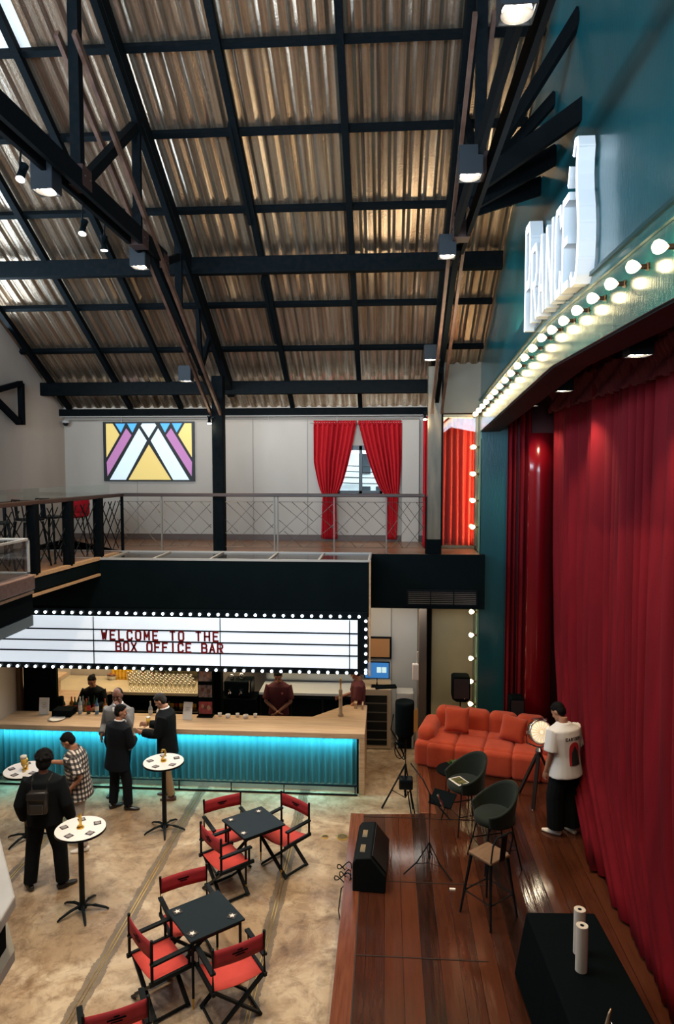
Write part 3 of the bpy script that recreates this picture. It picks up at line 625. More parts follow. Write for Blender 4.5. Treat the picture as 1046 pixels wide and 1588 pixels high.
light('marquee_glow', 'AREA', (-3.6, 11.1, 2.0), 26, (.82, .92, 1), (-3.6, 9.5, 0), 6, .3)
# ------------------------------------------------------------------ bar counter
t = thing('bar_counter', 'long bar counter with pale wood top and fluted front lit turquoise', 'bar counter', (0, 11.4, 0))
bm = B(); prism(bm, [(-6.74, -.07, .96), (-.34, -.07, .96), (-.34, 1.35, .96), (-.72, 1.35, .96), (-1.30, .68, .96), (-6.74, .60, .96)], (0, 0, .09)); obj('countertop', bm, woodl, t, bevel=.008)
bm = B(); box(bm, (-.39, .0, .48), (.10, .14, .96)); box(bm, (-.39, .7, .48), (.08, 1.3, .96)); obj('end_panel', bm, woodl, t, bevel=.006)
bm = B(); n = 56; W_ = 6.3
def flute(u, v): x = -6.74 + u * W_; return (x, .020 + .048 * abs(math.sin(u * PI * n)), lerp(.14, .95, v))
curtain(bm, flute, n * 6, 2, .01); obj('fluted_front', bm, M('turquoise_fluted_panel', (.034, .13, .16), .5, 0, (.045, .16, .19), 3, (1, 1, .2), spec=.2), t)
bm = B(); box(bm, (-3.6, .10, .07), (6.3, .06, .14)); obj('plinth', bm, M('pale_plinth', (.36, .46, .46), .4), t)
bm = B(); box(bm, (-.462, .03, .48), (.035, .10, .96)); obj('dark_corner_strip', bm, blackmatt, t)
bm = B(); cyl(bm, (-6.74, -.10, .17), (-.46, -.10, .17), .022, 8)
for x in (-6.2, -5.3, -4.4, -3.5, -2.6, -1.7, -.5): cyl(bm, (x, -.10, 0), (x, -.10, .17), .014, 6)
box(bm, (-3.6, -.10, .012), (6.28, .03, .02)); obj('foot_rail', bm, blackgloss, t)
bm = B(); box(bm, (-3.6, .3, .5), (6.2, .4, .9)); obj('carcass', bm, blackmatt, t)
bm = B(); box(bm, (-.55, 1.24, 1.09), (.05, .2, .12)); box(bm, (-.42, 1.2, 1.08), (.03, .22, .10)); obj('end_rail', bm, woodl, t)
# ------------------------------------------------------------------ back bar
t = thing('back_counter', 'pale wooden back counter running under the wine glasses', 'counter', (-5.25, 13.75, 0))
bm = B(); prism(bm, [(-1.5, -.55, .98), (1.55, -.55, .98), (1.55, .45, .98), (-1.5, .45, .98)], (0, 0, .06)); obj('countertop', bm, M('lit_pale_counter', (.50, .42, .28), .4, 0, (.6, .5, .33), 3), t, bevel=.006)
bm = B(); box(bm, (.5, .0, .88), (2.1, .9, .16)); box(bm, (.5, .1, .35), (2.1, .7, .70)); obj('dark_front', bm, blackmatt, t)
bm = B(); box(bm, (.5, -.36, .62), (2.05, .16, .025)); obj('low_shelf', bm, steel, t)
t = thing('side_counter', 'sloping view of a pale wooden counter running back at the left of the bar', 'counter', (-6.15, 12.75, 0))
bm = B(); prism(bm, [(-.55, -.5, 1.0), (.20, -.5, 1.0), (.72, .43, 1.0), (-.55, .43, 1.0)], (0, 0, .06)); obj('countertop', bm, woodl, t, bevel=.006)
bm = B(); prism(bm, [(-.50, -.45, 0), (.12, -.45, 0), (.62, .40, 0), (-.50, .40, 0)], (0, 0, .99)); obj('body', bm, M('cream_cabinet', (.46, .42, .34), .6), t)
bm = B(); box(bm, (-.42, -.03, 1.22), (.25, .88, .32)); box(bm, (-.36, -.03, 1.40), (.42, .92, .05)); obj('raised_ledge', bm, woodl, t)
bm = B(); box(bm, (-6.35, 12.2, 1.6), (.62, .08, 3.2)); trim(bm, blackmatt)  # black sheet stands in for the darkness of a doorway
bm = B(); box(bm, (-6.70, 12.1, 1.6), (.07, .10, 3.2)); trim(bm, M('brown_door_post', (.10, .055, .03), .5))
bm = B(); box(bm, (-5.55, 14.16, 1.7), (.03, .1, 1.6)); trim(bm, blackwood)
t = thing('wall_mirror', 'pale lit panel on the back wall behind the wine glasses', 'wall panel', (-4.7, 14.19, 1.75))
bm = B(); box(bm, (0, 0, 0), (1.6, .04, 1.3)); obj('panel', bm, M('lit_yellow_panel', (.55, .46, .22), .5), t)
t = thing('bottle_shelf', 'dark shelf crossing above the wine glasses', 'shelf', (-4.2, 13.95, 1.42))
bm = B(); box(bm, (0, 0, 0), (1.3, .25, .05)); box(bm, (0, .08, .12), (1.3, .06, .2)); obj('board', bm, blackmatt, t)
# glasses
wg = thing('wine_glass', 'stemmed wine glass in the dense rows on the back counter', 'glass', (0, 0, 0), group='wine glasses on the back counter')
gm = glassm('wine_glass_glass', (.93, .91, .78), .05, .62)
bm = B(); lathe(bm, [(.030, 0), (.028, .003), (.004, .008), (.004, .075), (.030, .10), (.037, .14), (.030, .185)], seg=8); obj('bowl_and_stem', bm, gm, wg, smooth=True)
first = True
for r in range(7):
    for c in range(15):
        x, y = -5.08 + c * .092 + (r % 2) * .04 - r * .05, 13.28 + r * .115
        if first: wg.location = (x, y, 1.04); first = False
        else: dup(wg, (x, y, 1.04))
# bottles
def bottle(kind, h, r, mat, lab=None, cap=None):
    t = thing('bottle', 'bottle', 'bottle'); bm = B()
    lathe(bm, [(r * .95, 0), (r, .01), (r, h * .58), (r * .8, h * .66), (r * .36, h * .75), (r * .34, h * .96), (r * .2, h * .97)], seg=10); obj('glass_body', bm, mat, t, smooth=True)
    if lab: bm = B(); lathe(bm, [(r * 1.02, h * .2), (r * 1.03, h * .21), (r * 1.03, h * .5), (r * 1.02, h * .51)], seg=10); obj('paper_label', bm, lab, t)
    bm = B(); cyl(bm, (0, 0, h * .95), (0, 0, h * 1.02), r * .38, 8); obj('cap', bm, cap or black, t); return t
bclear = M('clear_bottle_glass', (.40, .46, .50), .1); bgreen = M('dark_green_glass', (.01, .04, .02), .1); bamber = M('amber_glass', (.30, .11, .01), .1); byel = M('yellow_bottle', (.62, .34, .02), .15); bblue = M('blue_bottle', (.08, .22, .42), .1)
labw = M('bottle_label_white', (.7, .68, .62), .6); laby = M('bottle_label_yellow', (.75, .42, .03), .6); labr = M('bottle_label_red', (.4, .02, .02), .6)
kinds = [bottle('a', .30, .037, bclear, labw, chrome), bottle('b', .28, .035, bblue, labw), bottle('c', .30, .036, bgreen, labr), bottle('d', .27, .04, bamber, laby, labr), bottle('e', .31, .036, byel, laby, black)]
used = [False] * 5
def put(k, x, y, z, label, group=None):
    if not used[k]: used[k] = True; o = kinds[k]; o.location = (x, y, z)
    else: o = dup(kinds[k], (x, y, z))
    o['label'] = label
    if group: o['group'] = group
    elif 'group' in o: del o['group']
pos = ('leftmost', 'second', 'third', 'fourth', 'fifth', 'sixth')
for i, k in enumerate((0, 2, 1, 3, 0, 2)): put(k, -5.50 + i * .155, 11.95, 1.05, '%s of the bottles on the bar in front of the barista in black' % pos[i])
for i, k in enumerate((0, 4, 2)): put(k, -4.22 + i * .17, 12.0, .98, ('clear bottle with white label on the bar right of the man in grey', 'yellow-labelled bottle on the bar right of the man in grey', 'dark green bottle on the bar behind the man with the glass')[i])
for i in range(6): put(4, -5.70 + i * .075, 13.98, 1.04, 'yellow-labelled bottle in the short row at the back of the counter', 'yellow bottles in a row on the back counter')
for i in range(7): put(2 if i % 2 else 0, -5.18 + i * .10, 14.08, 1.04, 'dark or clear bottle standing against the back wall behind the glasses', 'bottles along the back wall')
for i in range(8): put(3 if i % 3 else 2, -4.45 + i * .09, 13.42, .64, 'small amber or green bottle on the low steel shelf under the glasses', 'bottles on the low shelf')
for i in range(6): put((2, 3, 2, 0, 3, 2)[i], -5.98 + i * .11, 12.30 + (i % 2) * .1, .92, 'bottle in the cluttered well behind the bar beside the barista in black', 'bottles in the well')
bm = B(); box(bm, (0, 0, 0), (1.1, .4, .05)); obj('speed_well', bm, steel, None, loc=(-5.75, 12.35, .89), label='steel well behind the bar holding a cluster of bottles', cat='tray')
# things on the bar
def menu(x, y, z, rz, tilt, lab, sz=(.17, .25)):
    t = thing('menu_stand', lab, 'menu', (x, y, z), R(rz)); bm = B(); box(bm, (0, 0, sz[1] / 2), (sz[0], .006, sz[1]), (R(tilt), 0, 0)); obj('sheet', bm, paper, t)
    bm = B()
    for k in range(6): box(bm, (0, -.006, sz[1] * (.2 + .1 * k)), (sz[0] * (.5 if k % 2 else .35), .003, .006), (R(tilt), 0, 0))
    obj('printed_lines', bm, M('menu_print', (.25, .2, .16), .6) if 'menu_print' not in bpy.data.materials else bpy.data.materials['menu_print'], t)
    bm = B(); box(bm, (0, 0, .006), (sz[0], .07, .012)); obj('foot', bm, glassclear, t)
menu(-6.12, 11.85, 1.05, 3, -8, 'white printed menu card standing at the left end of the bar', (.18, .30))
menu(-3.48, 11.8, 1.05, -8, -14, 'white menu card leaning beside the picture display on the bar', (.17, .30))
t = thing('plate', 'white paper plate lying on the left part of the bar top', 'plate', (-5.78, 11.62, 1.05)); bm = B(); lathe(bm, [(.10, 0), (.14, .02), (.145, .024), (.10, .012), (.001, .010)], seg=24); obj('dish', bm, paper, t, smooth=True)
t = thing('picture_display', 'black stand with three stacked photo panels on the bar beside the black post', 'display stand', (-3.2, 11.95, 1.05))
bm = B(); box(bm, (0, .02, .45), (.27, .03, .90)); box(bm, (0, .02, .01), (.28, .18, .02)); obj('board', bm, blackmatt, t)
def photom(n, a, b_, sc): return M(n, a, .5, 0, b_, sc)
for k, (z, m) in enumerate(((.75, photom('photo_two_people', (.04, .03, .03), (.55, .38, .32), 7)), (.46, photom('photo_group', (.05, .04, .05), (.35, .25, .22), 12)), (.16, photom('photo_red_scene', (.03, .03, .03), (.55, .06, .07), 9)))):
    bm = B(); box(bm, (0, 0, z), (.24, .012, .22)); obj('photo_panel', bm, m, t)
    bm = B(); ell(bm, (-.05, -.008, z + .03), (.03, .006, .04)); ell(bm, (.06, -.008, z), (.035, .006, .045)); obj('photo_figures', bm, skC if k != 1 else skB, t, smooth=True)
t = thing('tap_tower', 'pale slim beer tap tower with a handle at the right end of the bar', 'beer tap', (-.80, 12.15, 1.05))
bm = B(); lathe(bm, [(.05, 0), (.05, .03), (.032, .05), (.032, .40), (.036, .46), (.012, .50)]); obj('column', bm, M('pale_wood_tap', (.50, .38, .25), .4), t, smooth=True)
bm = B(); lathe(bm, [(.012, .48), (.014, .56), (.020, .66), (.006, .69)]); obj('tap_handle', bm, brass, t, smooth=True)
bm = B(); cyl(bm, (0, 0, .38), (0, -.09, .37), .012, 8); cyl(bm, (0, -.09, .38), (0, -.09, .31), .009, 8); obj('spout', bm, chrome, t)
def tumbler(name, lab, cat, x, y, z, r, h, mat, grp=None):
    bm = B(); lathe(bm, [(r * .8, 0), (r, h), (r * .9, h), (r * .72, .01)], seg=12); return obj(name, bm, mat, None, smooth=True, loc=(x, y, z), label=lab, cat=cat, group=grp)
tumbler('cup', 'black cup standing at the left end of the bar beyond the plate', 'cup', -5.98, 12.2, 1.06, .05, .2, blackmatt)
for k in range(5): tumbler('white_cup', 'small white cup or bowl in the row on the bar below the black post', 'cup', -2.95 + k * .16, 11.98 - (k % 2) * .06, 1.05, .035 + .012 * (k % 2), .06, white, 'white cups on the bar')
bm = B(); box(bm, (0, 0, .06), (.34, .26, .12)); obj('napkin_caddy', bm, blackmatt, None, bevel=.008, loc=(-5.75, 11.85, 1.05), label='low black caddy on the bar behind the white plate', cat='caddy')
t = thing('bread_basket', 'wire basket of snacks on the pale counter at the left back', 'basket', (-5.72, 14.0, 1.04))
bm = B(); lathe(bm, [(.09, 0), (.13, .09), (.12, .09), (.085, .01)]); obj('basket', bm, steel, t)
bm = B(); random.seed(3)
for k in range(7): ell(bm, (.07 * math.cos(k * 2.4), .06 * math.sin(k * 2.4), .10), (.045, .035, .03), (0, 0, k))
obj('snacks', bm, M('brown_snacks', (.30, .12, .06), .7), t, smooth=True, kind='stuff')
# kitchen run at the right of the bar
t = thing('kitchen_counter', 'stainless steel worktop with a dark base behind the barista in maroon', 'counter', (-1.85, 13.75, 0))
bm = B(); box(bm, (.32, -.02, 1.02), (1.94, .74, .05)); obj('worktop', bm, M('satin_steel_worktop', (.66, .70, .71), .35, .0), t, bevel=.004)
bm = B(); box(bm, (.32, 0, .5), (1.92, .66, .98)); obj('base', bm, M('dark_steel_base', (.035, .038, .04), .35, .5), t)
for k in range(3): bm = B(); box(bm, (-.32 + k * .62, -.34, .55), (.58, .02, .75)); obj('door', bm, blackgloss, t, bevel=.004)
bm = B(); box(bm, (.32, .40, 1.22), (1.94, .03, .36)); obj('splashback', bm, steel, t)
bm = B(); box(bm, (0, 0, 0), (2.6, .30, .05)); box(bm, (0, .1, .2), (2.6, .06, .36)); obj('wall_shelf', bm, black, None, loc=(-1.8, 14.0, 1.50), label='long dark shelf on the wall above the steel worktop', cat='shelf')
for k, (x, m_) in enumerate(((-2.75, 'pale_blue_tray'), (-2.35, 'pale_blue_tray2'), (-1.5, 'tan_box'), (-.95, 'tan_box2'))):
    bm = B(); box(bm, (0, 0, .06), (.33, .18, .12)); obj('container', bm, M(m_, (.30, .48, .50) if k < 2 else (.5, .3, .2), .5), None, bevel=.01, loc=(x, 13.98, 1.525), label='%s container on the long dark shelf, %s' % (('pale blue', 'pale blue', 'tan', 'tan')[k], ('far left', 'second from left', 'third from left', 'rightmost')[k]), cat='container')
t = thing('coffee_machine', 'dark coffee machine with chrome fittings at the left end of the steel counter', 'coffee machine', (-2.85, 13.42, .98))
bm = B(); box(bm, (-.05, 0, .16), (.55, .38, .30)); obj('body', bm, blackgloss, t, bevel=.02)
bm = B()
for x in (-.2, .02): cyl(bm, (x, -.22, .16), (x, -.22, .08), .03, 10); cyl(bm, (x, -.22, .1), (x, -.36, .09), .011, 8)
tube(bm, [(.16, -.2, .30), (.2, -.28, .36), (.2, -.28, .12)], .009, 6); obj('fittings', bm, chrome, t)
bm = B(); lathe(bm, [(.05, .31), (.06, .40), (.02, .44)]); lathe(bm, [(.04, .31), (.045, .38), (.012, .41)], (-.2, 0, 0)); obj('jugs', bm, chrome, t, smooth=True)
bm = B(); box(bm, (0, 0, .47), (.9, .5, .95)); obj('base_cabinet', bm, blackmatt, None, loc=(-2.98, 13.45, 0), label='black cabinet under the coffee machine', cat='cabinet')
bm = B(); box(bm, (0, 0, 0), (.24, .02, .42)); obj('wall_notice', bm, paper, None, loc=(-2.92, 14.19, 1.85), label='beige notice on the wall above the coffee machine', cat='notice')
# office corner: cabinet, monitor, notice board
t = thing('wine_fridge', 'pale wooden cabinet with a dark glass front under the monitor', 'cabinet', (-.22, 13.55, 0))
bm = B(); box(bm, (0, 0, .6), (.66, .6, 1.18)); obj('body', bm, M('pale_oak', (.42, .34, .24), .5), t, bevel=.01)
bm = B(); box(bm, (0, -.306, .58), (.50, .02, .98)); obj('glass_door', bm, blackgloss, t)
bm = B()
for k in range(5): box(bm, (0, -.318, .2 + k * .18), (.50, .006, .02))
obj('shelf_edges', bm, M('dim_shelf', (.10, .09, .07), .5), t)
t = thing('computer_monitor', 'computer monitor with a bright blue screen on the pale cabinet', 'monitor', (-.17, 13.42, 1.19))
bm = B(); box(bm, (0, 0, .33), (.50, .03, .34)); obj('case', bm, blackmatt, t, bevel=.006)
bm = B(); box(bm, (0, -.018, .33), (.46, .006, .30)); obj('screen', bm, emis('blue_screen', (.03, .16, .42), .9), t)
bm = B()
for x in (.04, .14): box(bm, (x, -.023, .34), (.085, .003, .11))
obj('screen_pictures', bm, emis('screen_pictures', (.55, .75, .75), .9), t)
bm = B(); cyl(bm, (0, .02, .02), (0, .02, .2), .02, 8); box(bm, (0, 0, .01), (.22, .16, .015)); obj('stand', bm, blackmatt, t)
bm = B(); box(bm, (0, 0, .02), (.42, .15, .025), (R(6), 0, R(12))); obj('keyboard', bm, blackmatt, None, loc=(.0, 13.36, 1.19), label='black keyboard on the pale cabinet beside the monitor', cat='keyboard')
t = thing('notice_board', 'tan framed board hanging on the white wall above the monitor', 'board', (-.13, 14.13, 1.78))
bm = B(); box(bm, (0, 0, 0), (.5, .03, .46)); obj('frame', bm, black, t, bevel=.004)
bm = B(); box(bm, (0, -.018, 0), (.42, .01, .38)); obj('panel', bm, M('tan_board', (.46, .23, .10), .5), t)
t = thing('water_dispenser', 'white narrow appliance standing by the wall behind the lamp tripod', 'appliance', (.38, 13.5, 0))
bm = B(); box(bm, (0, 0, .55), (.34, .34, 1.1)); obj('body', bm, wallgrey, t, bevel=.015)
bm = B(); box(bm, (0, -.18, .12), (.26, .05, .2)); obj('tray', bm, blackmatt, t)
t = thing('wall_pipe', 'white pipe with a small white meter box running down the passage corner', 'pipe', (.60, 13.05, 0))
bm = B(); cyl(bm, (0, 0, .2), (0, 0, 2.0), .022, 8); tube(bm, [(0, 0, .2), (.02, -.02, .08), (.35, -.02, .06)], .022, 8); obj('pipe', bm, frost, t)
bm = B(); box(bm, (-.04, -.03, 1.62), (.12, .1, .32)); obj('meter_box', bm, white, t, bevel=.02)
# ------------------------------------------------------------------ people
def merge(dst, src):
    m = bpy.data.meshes.new('m'); src.to_mesh(m); src.free(); dst.from_mesh(m); bpy.data.meshes.remove(m)
def hand(bm, wr, d, pn, curl=.5, s=1, flip=1):
    d = Vector(d).normalized(); pn = Vector(pn); pn = (pn - d * pn.dot(d)).normalized(); sd = d.cross(pn) * flip
    w_ = Vector(wr); P = lambda a, b_, c: w_ + d * a * s + sd * b_ * s + pn * c * s
    tube(bm, [P(-.01, 0, 0), P(.03, 0, 0), P(.075, 0, .004), P(.095, 0, .008)], [(.026 * s, .019 * s), (.036 * s, .017 * s), (.041 * s, .015 * s), (.036 * s, .011 * s)], 10, side=sd)
    for off, ln in ((-.031, .060), (-.0105, .074), (.0105, .080), (.031, .070)):
        p = P(.088, off, .006); pts = [p]; a = curl * .35
        for q in range(3): p = p + (d * math.cos(a) + pn * math.sin(a)) * ln * s * (.42, .33, .28)[q] + sd * off * .06; pts.append(p); a += curl * .9
        tube(bm, pts, [.0100 * s, .0096 * s, .0088 * s, .0070 * s], 7)
    p0 = P(.025, .030, .004); p1 = P(.055, .055, .018); p2 = P(.083, .058 - .02 * curl, .030); tube(bm, [p0, p1, p2], [.0135 * s, .0115 * s, .0085 * s], 7)
def person(label, loc, rz, H, sk, hair, top, legs, shoes, feet, arms, lean=(0, 0), head=(0, 0), sleeve='long', hem=.86, puff=.0, hairkind='short', collar=None, baggy=0.0):
    s = H / 1.75; T = thing('person', label, 'person', loc, R(rz)); V = lambda x, y, z: Vector((x * s, y * s, z * s))
    lx, ly = lean; hipz = .92; sh = lambda x, z: V(x + lx * (z - .9) / .55, ly * (z - .9) / .55, z)
    body = B(); cl = B(); tr = B(); shoe = [B(), B()]
    # legs
    for k, (fx, fy, toe) in enumerate(feet):
        sx = 1 if k == 0 else -1; hp = V(sx * .09, 0, .90); an = V(fx, fy, .09); tv = Vector((-math.sin(R(toe)), math.cos(R(toe)), 0))
        kn = (hp + an) / 2 + Vector((sx * .01, .02, .02)) * s + tv * .015 * s; r = [(.088, .092), (.078, .080), (.056, .058), (.056, .058), (.036, .038)]
        pts = [hp, hp.lerp(kn, .5), kn, kn.lerp(an, .4), an]
        tube(body, pts, [(a * s, b_ * s) for a, b_ in r], 12, side=(1, 0, 0))
        e = .014 + baggy; tube(tr, pts[:4] + [an + V(0, 0, .0)], [((a + .014 + baggy * q) * s, (b_ + .014 + baggy * q) * s) for (a, b_), q in zip(r[:3], (.2, .6, 1))] + [((.052 + e) * s, (.056 + e) * s), ((.046 + e) * s, (.050 + e) * s)], 12, side=(1, 0, 0))
        f0 = an + Vector((0, 0, -.06 * s)); tube(body, [an, f0 + tv * .03 * s], .03 * s, 8)
        for bm_, g in ((shoe[k], 1),):
            tube(bm_, [f0 - tv * .075 * s + Vector((0, 0, .008)), f0 - tv * .04 * s + Vector((0, 0, .012)), f0 + tv * .05 * s, f0 + tv * .13 * s + Vector((0, 0, -.008)), f0 + tv * .185 * s + Vector((0, 0, -.012))], [(.026 * s, .028 * s), (.038 * s, .044 * s), (.043 * s, .036 * s), (.044 * s, .026 * s), (.022 * s, .016 * s)], 10, side=tv.cross(Vector((0, 0, 1))))
    ell(tr, V(0, 0, .90), ((.165 + baggy * .3) * s, (.118 + baggy * .3) * s, .10 * s)); ell(body, V(0, 0, .90), (.155 * s, .105 * s, .09 * s))
    tz = [(.86, .16, .108), (.98, .152, .105), (1.08, .148, .10), (1.2, .165, .108), (1.32, .182, .112), (1.40, .178, .10), (1.455, .11, .075), (1.49, .058, .058), (1.56, .053, .056)]
    tube(body, [sh(0, z) for z, a, b_ in tz], [(a * s, b_ * s) for z, a, b_ in tz], 18, side=(1, 0, 0))
    e = .018 + puff; ct = [(hem, .185 if hem < .85 else .172, .125), (.98, .158, .112), (1.08, .152, .105), (1.2, .168, .112), (1.32, .186, .116), (1.41, .180, .102), (1.46, .118, .08), (1.492, .066, .062)]
    tube(cl, [sh(0, z) for z, a, b_ in ct], [((a + e * (1 if z < 1.44 else .45)) * s, (b_ + e * (1 if z < 1.44 else .45)) * s) for z, a, b_ in ct], 20, side=(1, 0, 0))
    # arms
    for k, (el_, wr_, pn) in enumerate(arms):
        sx = 1 if k == 0 else -1; S0 = sh(sx * .185, 1.395); E0 = S0 + Vector(el_) * s; W0 = E0 + Vector(wr_) * s
        tube(body, [sh(sx * .12, 1.40), S0, S0.lerp(E0, .5), E0, E0.lerp(W0, .35), W0], [.05 * s, .052 * s, .046 * s, .038 * s, .037 * s, .026 * s], 10)
        g = .014 + puff * .6
        if sleeve == 'long': tube(cl, [sh(sx * .11, 1.39), S0, S0.lerp(E0, .5), E0, E0.lerp(W0, .4), E0.lerp(W0, .96)], [(.06 + g) * s, (.056 + g) * s, (.050 + g) * s, (.044 + g) * s, (.042 + g) * s, (.034 + g) * s], 12)
        else: tube(cl, [sh(sx * .11, 1.39), S0, S0.lerp(E0, .5), S0.lerp(E0, .86)], [(.06 + g) * s, (.058 + g) * s, (.056 + g) * s, (.060 + g) * s], 12)
        hand(body, W0, W0 - E0, pn, .55, s, -sx)
    # head
    hb = B(); ell(hb, (0, 0, .02), (.074, .092, .098)); ell(hb, (0, .022, -.052), (.056, .064, .058)); ell(hb, (0, .078, -.088), (.026, .018, .018))
    tube(hb, [(0, .084, .012), (0, .104, -.022), (0, .098, -.032)], [.008, .014, .012], 8); ell(hb, (0, .084, -.060), (.024, .012, .009)); ell(hb, (0, .076, .026), (.050, .016, .010))
    for sx in (-1, 1): ell(hb, (sx * .075, -.006, -.008), (.010, .020, .030), (0, sx * .2, 0)); ell(hb, (sx * .040, .062, -.025), (.022, .022, .022))
    ha = B()
    if hairkind == 'curly':
        random.seed(5); ell(ha, (0, -.02, .045), (.105, .115, .100)); ell(ha, (0, -.05, -.02), (.092, .075, .09))
        for q in range(60):
            a, b_ = random.uniform(0, 2 * PI), random.uniform(-.2, 1.4); ell(ha, (.098 * math.cos(a) * math.cos(b_), -.03 + .105 * math.sin(a) * math.cos(b_), .04 + .098 * math.sin(b_)), (.022, .022, .022), seg=8, rings=6)
    elif hairkind == 'bald': ell(ha, (0, -.022, .030), (.0775, .086, .088)); ell(ha, (0, -.05, -.01), (.070, .055, .06))
    else:
        ell(ha, (0, -.014, .046), (.081, .094, .088)); ell(ha, (0, -.045, .0), (.077, .062, .075)); ell(ha, (0, .052, .088), (.050, .034, .022))
        if hairkind == 'bun': ell(ha, (0, -.11, .05), (.04, .04, .04)); ell(ha, (0, -.05, -.05), (.06, .045, .05))
    ey = B()
    for sx in (-1, 1): ell(ey, (sx * .030, .0845, -.002), (.0125, .006, .006)); tube(ey, [(sx * .016, .090, .022), (sx * .032, .089, .026), (sx * .046, .080, .020)], .0042, 5)
    NK = sh(0, 1.53); hm = Matrix.Translation(NK) @ Euler((R(-head[1]), 0, R(head[0])), 'ZYX').to_matrix().to_4x4() @ Matrix.Translation((0, .018 * s, .105 * s)) @ Matrix.Diagonal((s, s, s, 1))
    for b_ in (hb, ha, ey): bmesh.ops.transform(b_, matrix=hm, verts=b_.verts)
    merge(body, hb)
    obj('body', fuse(body, .0075, 1), sk, T, smooth=True); obj('hair', fuse(ha, .009, 1), hair, T, smooth=True); obj('eyes', ey, blackmatt, T, smooth=True)
    obj('top', fuse(cl, .013, 2), top, T, smooth=True); obj('trousers', fuse(tr, .013, 2), legs, T, smooth=True); [obj('shoe', fuse(q, .008, 1), shoes, T, smooth=True) for q in shoe]
    if collar:
        bm = B(); c = sh(0, 1.485); tube(bm, [c + V(.066 * math.cos(q * PI / 8), .066 * math.sin(q * PI / 8) + .004, .012 - .014 * math.sin(q * PI / 8)) for q in range(17)], .013 * s, 6)
        prism(bm, [sh(-.035, 1.47) + V(0, .115, 0), sh(.035, 1.47) + V(0, .115, 0), sh(0, 1.18) + V(0, .145, 0)], (0, .012, 0)); obj('collar', bm, collar, T, smooth=True)
    return T, s
navy = M('near_black_suit_cloth', (.0035, .005, .008), .8, bump=.3, bscale=7, spec=.15); blk = M('black_cloth', (.003, .0045, .0055), .85, bump=.3, bscale=7, spec=.15)
whitesh = M('white_shirt_cloth', (.72, .70, .68), .8, bump=.3, bscale=7); greyj = M('grey_blazer_cloth', (.15, .143, .14), .8, bump=.4, bscale=7)
khaki = M('khaki_cloth', (.28, .17, .085), .8, bump=.3, bscale=6); greyp = M('light_grey_trouser_cloth', (.36, .32, .29), .8, bump=.3, bscale=6); maroon = M('maroon_polo_cloth', (.085, .010, .014), .8, bump=.3, bscale=7)
leather = M('dark_leather', (.012, .010, .009), .35); brownl = M('brown_leather', (.07, .025, .018), .4); whites = M('white_trainers', (.72, .66, .60), .6)
def plaid():
    m = M('black_and_white_plaid', (.5, .46, .4), .8); nt = m.node_tree; N = nt.nodes; L = nt.links; tc = N.new('ShaderNodeTexCoord'); sp = N.new('ShaderNodeSeparateXYZ'); L.new(tc.outputs['Object'], sp.inputs[0])
    def mt(op, a, b_=0.0):
        x = N.new('ShaderNodeMath'); x.operation = op
        for k, v in ((0, a), (1, b_)):
            if hasattr(v, 'links'): L.new(v, x.inputs[k])
            else: x.inputs[k].default_value = v
        return x.outputs[0]
    h = mt('LESS_THAN', mt('FRACT', mt('MULTIPLY', sp.outputs[2], 15)), .5)
    v = mt('LESS_THAN', mt('FRACT', mt('MULTIPLY', mt('ADD', mt('MULTIPLY', sp.outputs[0], .9), mt('MULTIPLY', sp.outputs[1], -1.0)), 15)), .5)
    c = ramp(nt, mt('MULTIPLY', mt('ADD', h, v), .5), [(0, (.62, .56, .50)), (.45, (.10, .085, .08)), (1, (.010, .010, .011))]); L.new(c, N['Principled BSDF'].inputs['Base Color']); return m
hang = lambda sx, out=.06, fwd=.03: ((sx * out, fwd * -.3, -.29), (sx * .0, fwd + .03, -.25), (-sx, 0, 0))
T1, s1 = person('person in black with a small black backpack, seen from behind at the left', (-4.41, 8.47, 0), 8, 1.82, skB, hairb, blk, blk, leather, [(.20, 0, -50), (-.19, -.02, 35)], [hang(1, .10, .12), hang(-1, .10, .12)], hairkind='curly', head=(15, 12), puff=.03, baggy=.022)
t = thing('backpack', 'small black leather backpack worn by the person in black at the left', 'backpack', (-4.41, 8.47, 0), R(8))
bm = B(); box(bm, (0, -.22, 1.26), (.25, .12, .30)); obj('bag', bm, leather, t, bevel=.04, seg=3, smooth=True)
bm = B(); box(bm, (0, -.29, 1.20), (.18, .04, .13)); obj('pocket', bm, M('shiny_leather', (.02, .018, .017), .22), t, bevel=.015)
bm = B(); box(bm, (0, -.285, 1.36), (.24, .03, .09), (R(-10), 0, 0)); obj('flap', bm, leather, t, bevel=.012)
for sx in (-1, 1):
    bm = B(); tube(bm, [(sx * .09, -.17, 1.38), (sx * .10, -.12, 1.49), (sx * .11, -.02, 1.53), (sx * .12, .10, 1.47)], (.022, .007) if False else .014, 6); obj('strap', bm, leather, t)
T2, s2 = person('person in a black and white plaid shirt and light grey trousers reaching for a glass', (-4.38, 9.45, 0), 102, 1.72, skA, hairb, plaid(), greyp, whites, [(.10, .04, -5), (-.12, -.06, 10)], [((.04, .16, -.20), (.02, .26, .02), (-1, 0, 0)), ((-.08, -.13, -.23), (.03, .15, -.17), (1, 0, 0))], lean=(.0, .07), head=(-5, 32), sleeve='short', hem=.78, puff=.035)
T3, s3 = person('person in a dark suit with back turned, one foot pointing right', (-4.28, 10.58, 0), -30, 1.70, skA, hairb, navy, navy, leather, [(.16, .08, -55), (-.10, -.02, -12)], [((.05, .05, -.28), (-.14, .18, .03), (-1, 0, 0)), hang(-1, .06, .06)], lean=(.02, .03), head=(-38, 8), hem=.70, puff=.03, collar=whitesh, baggy=.012)
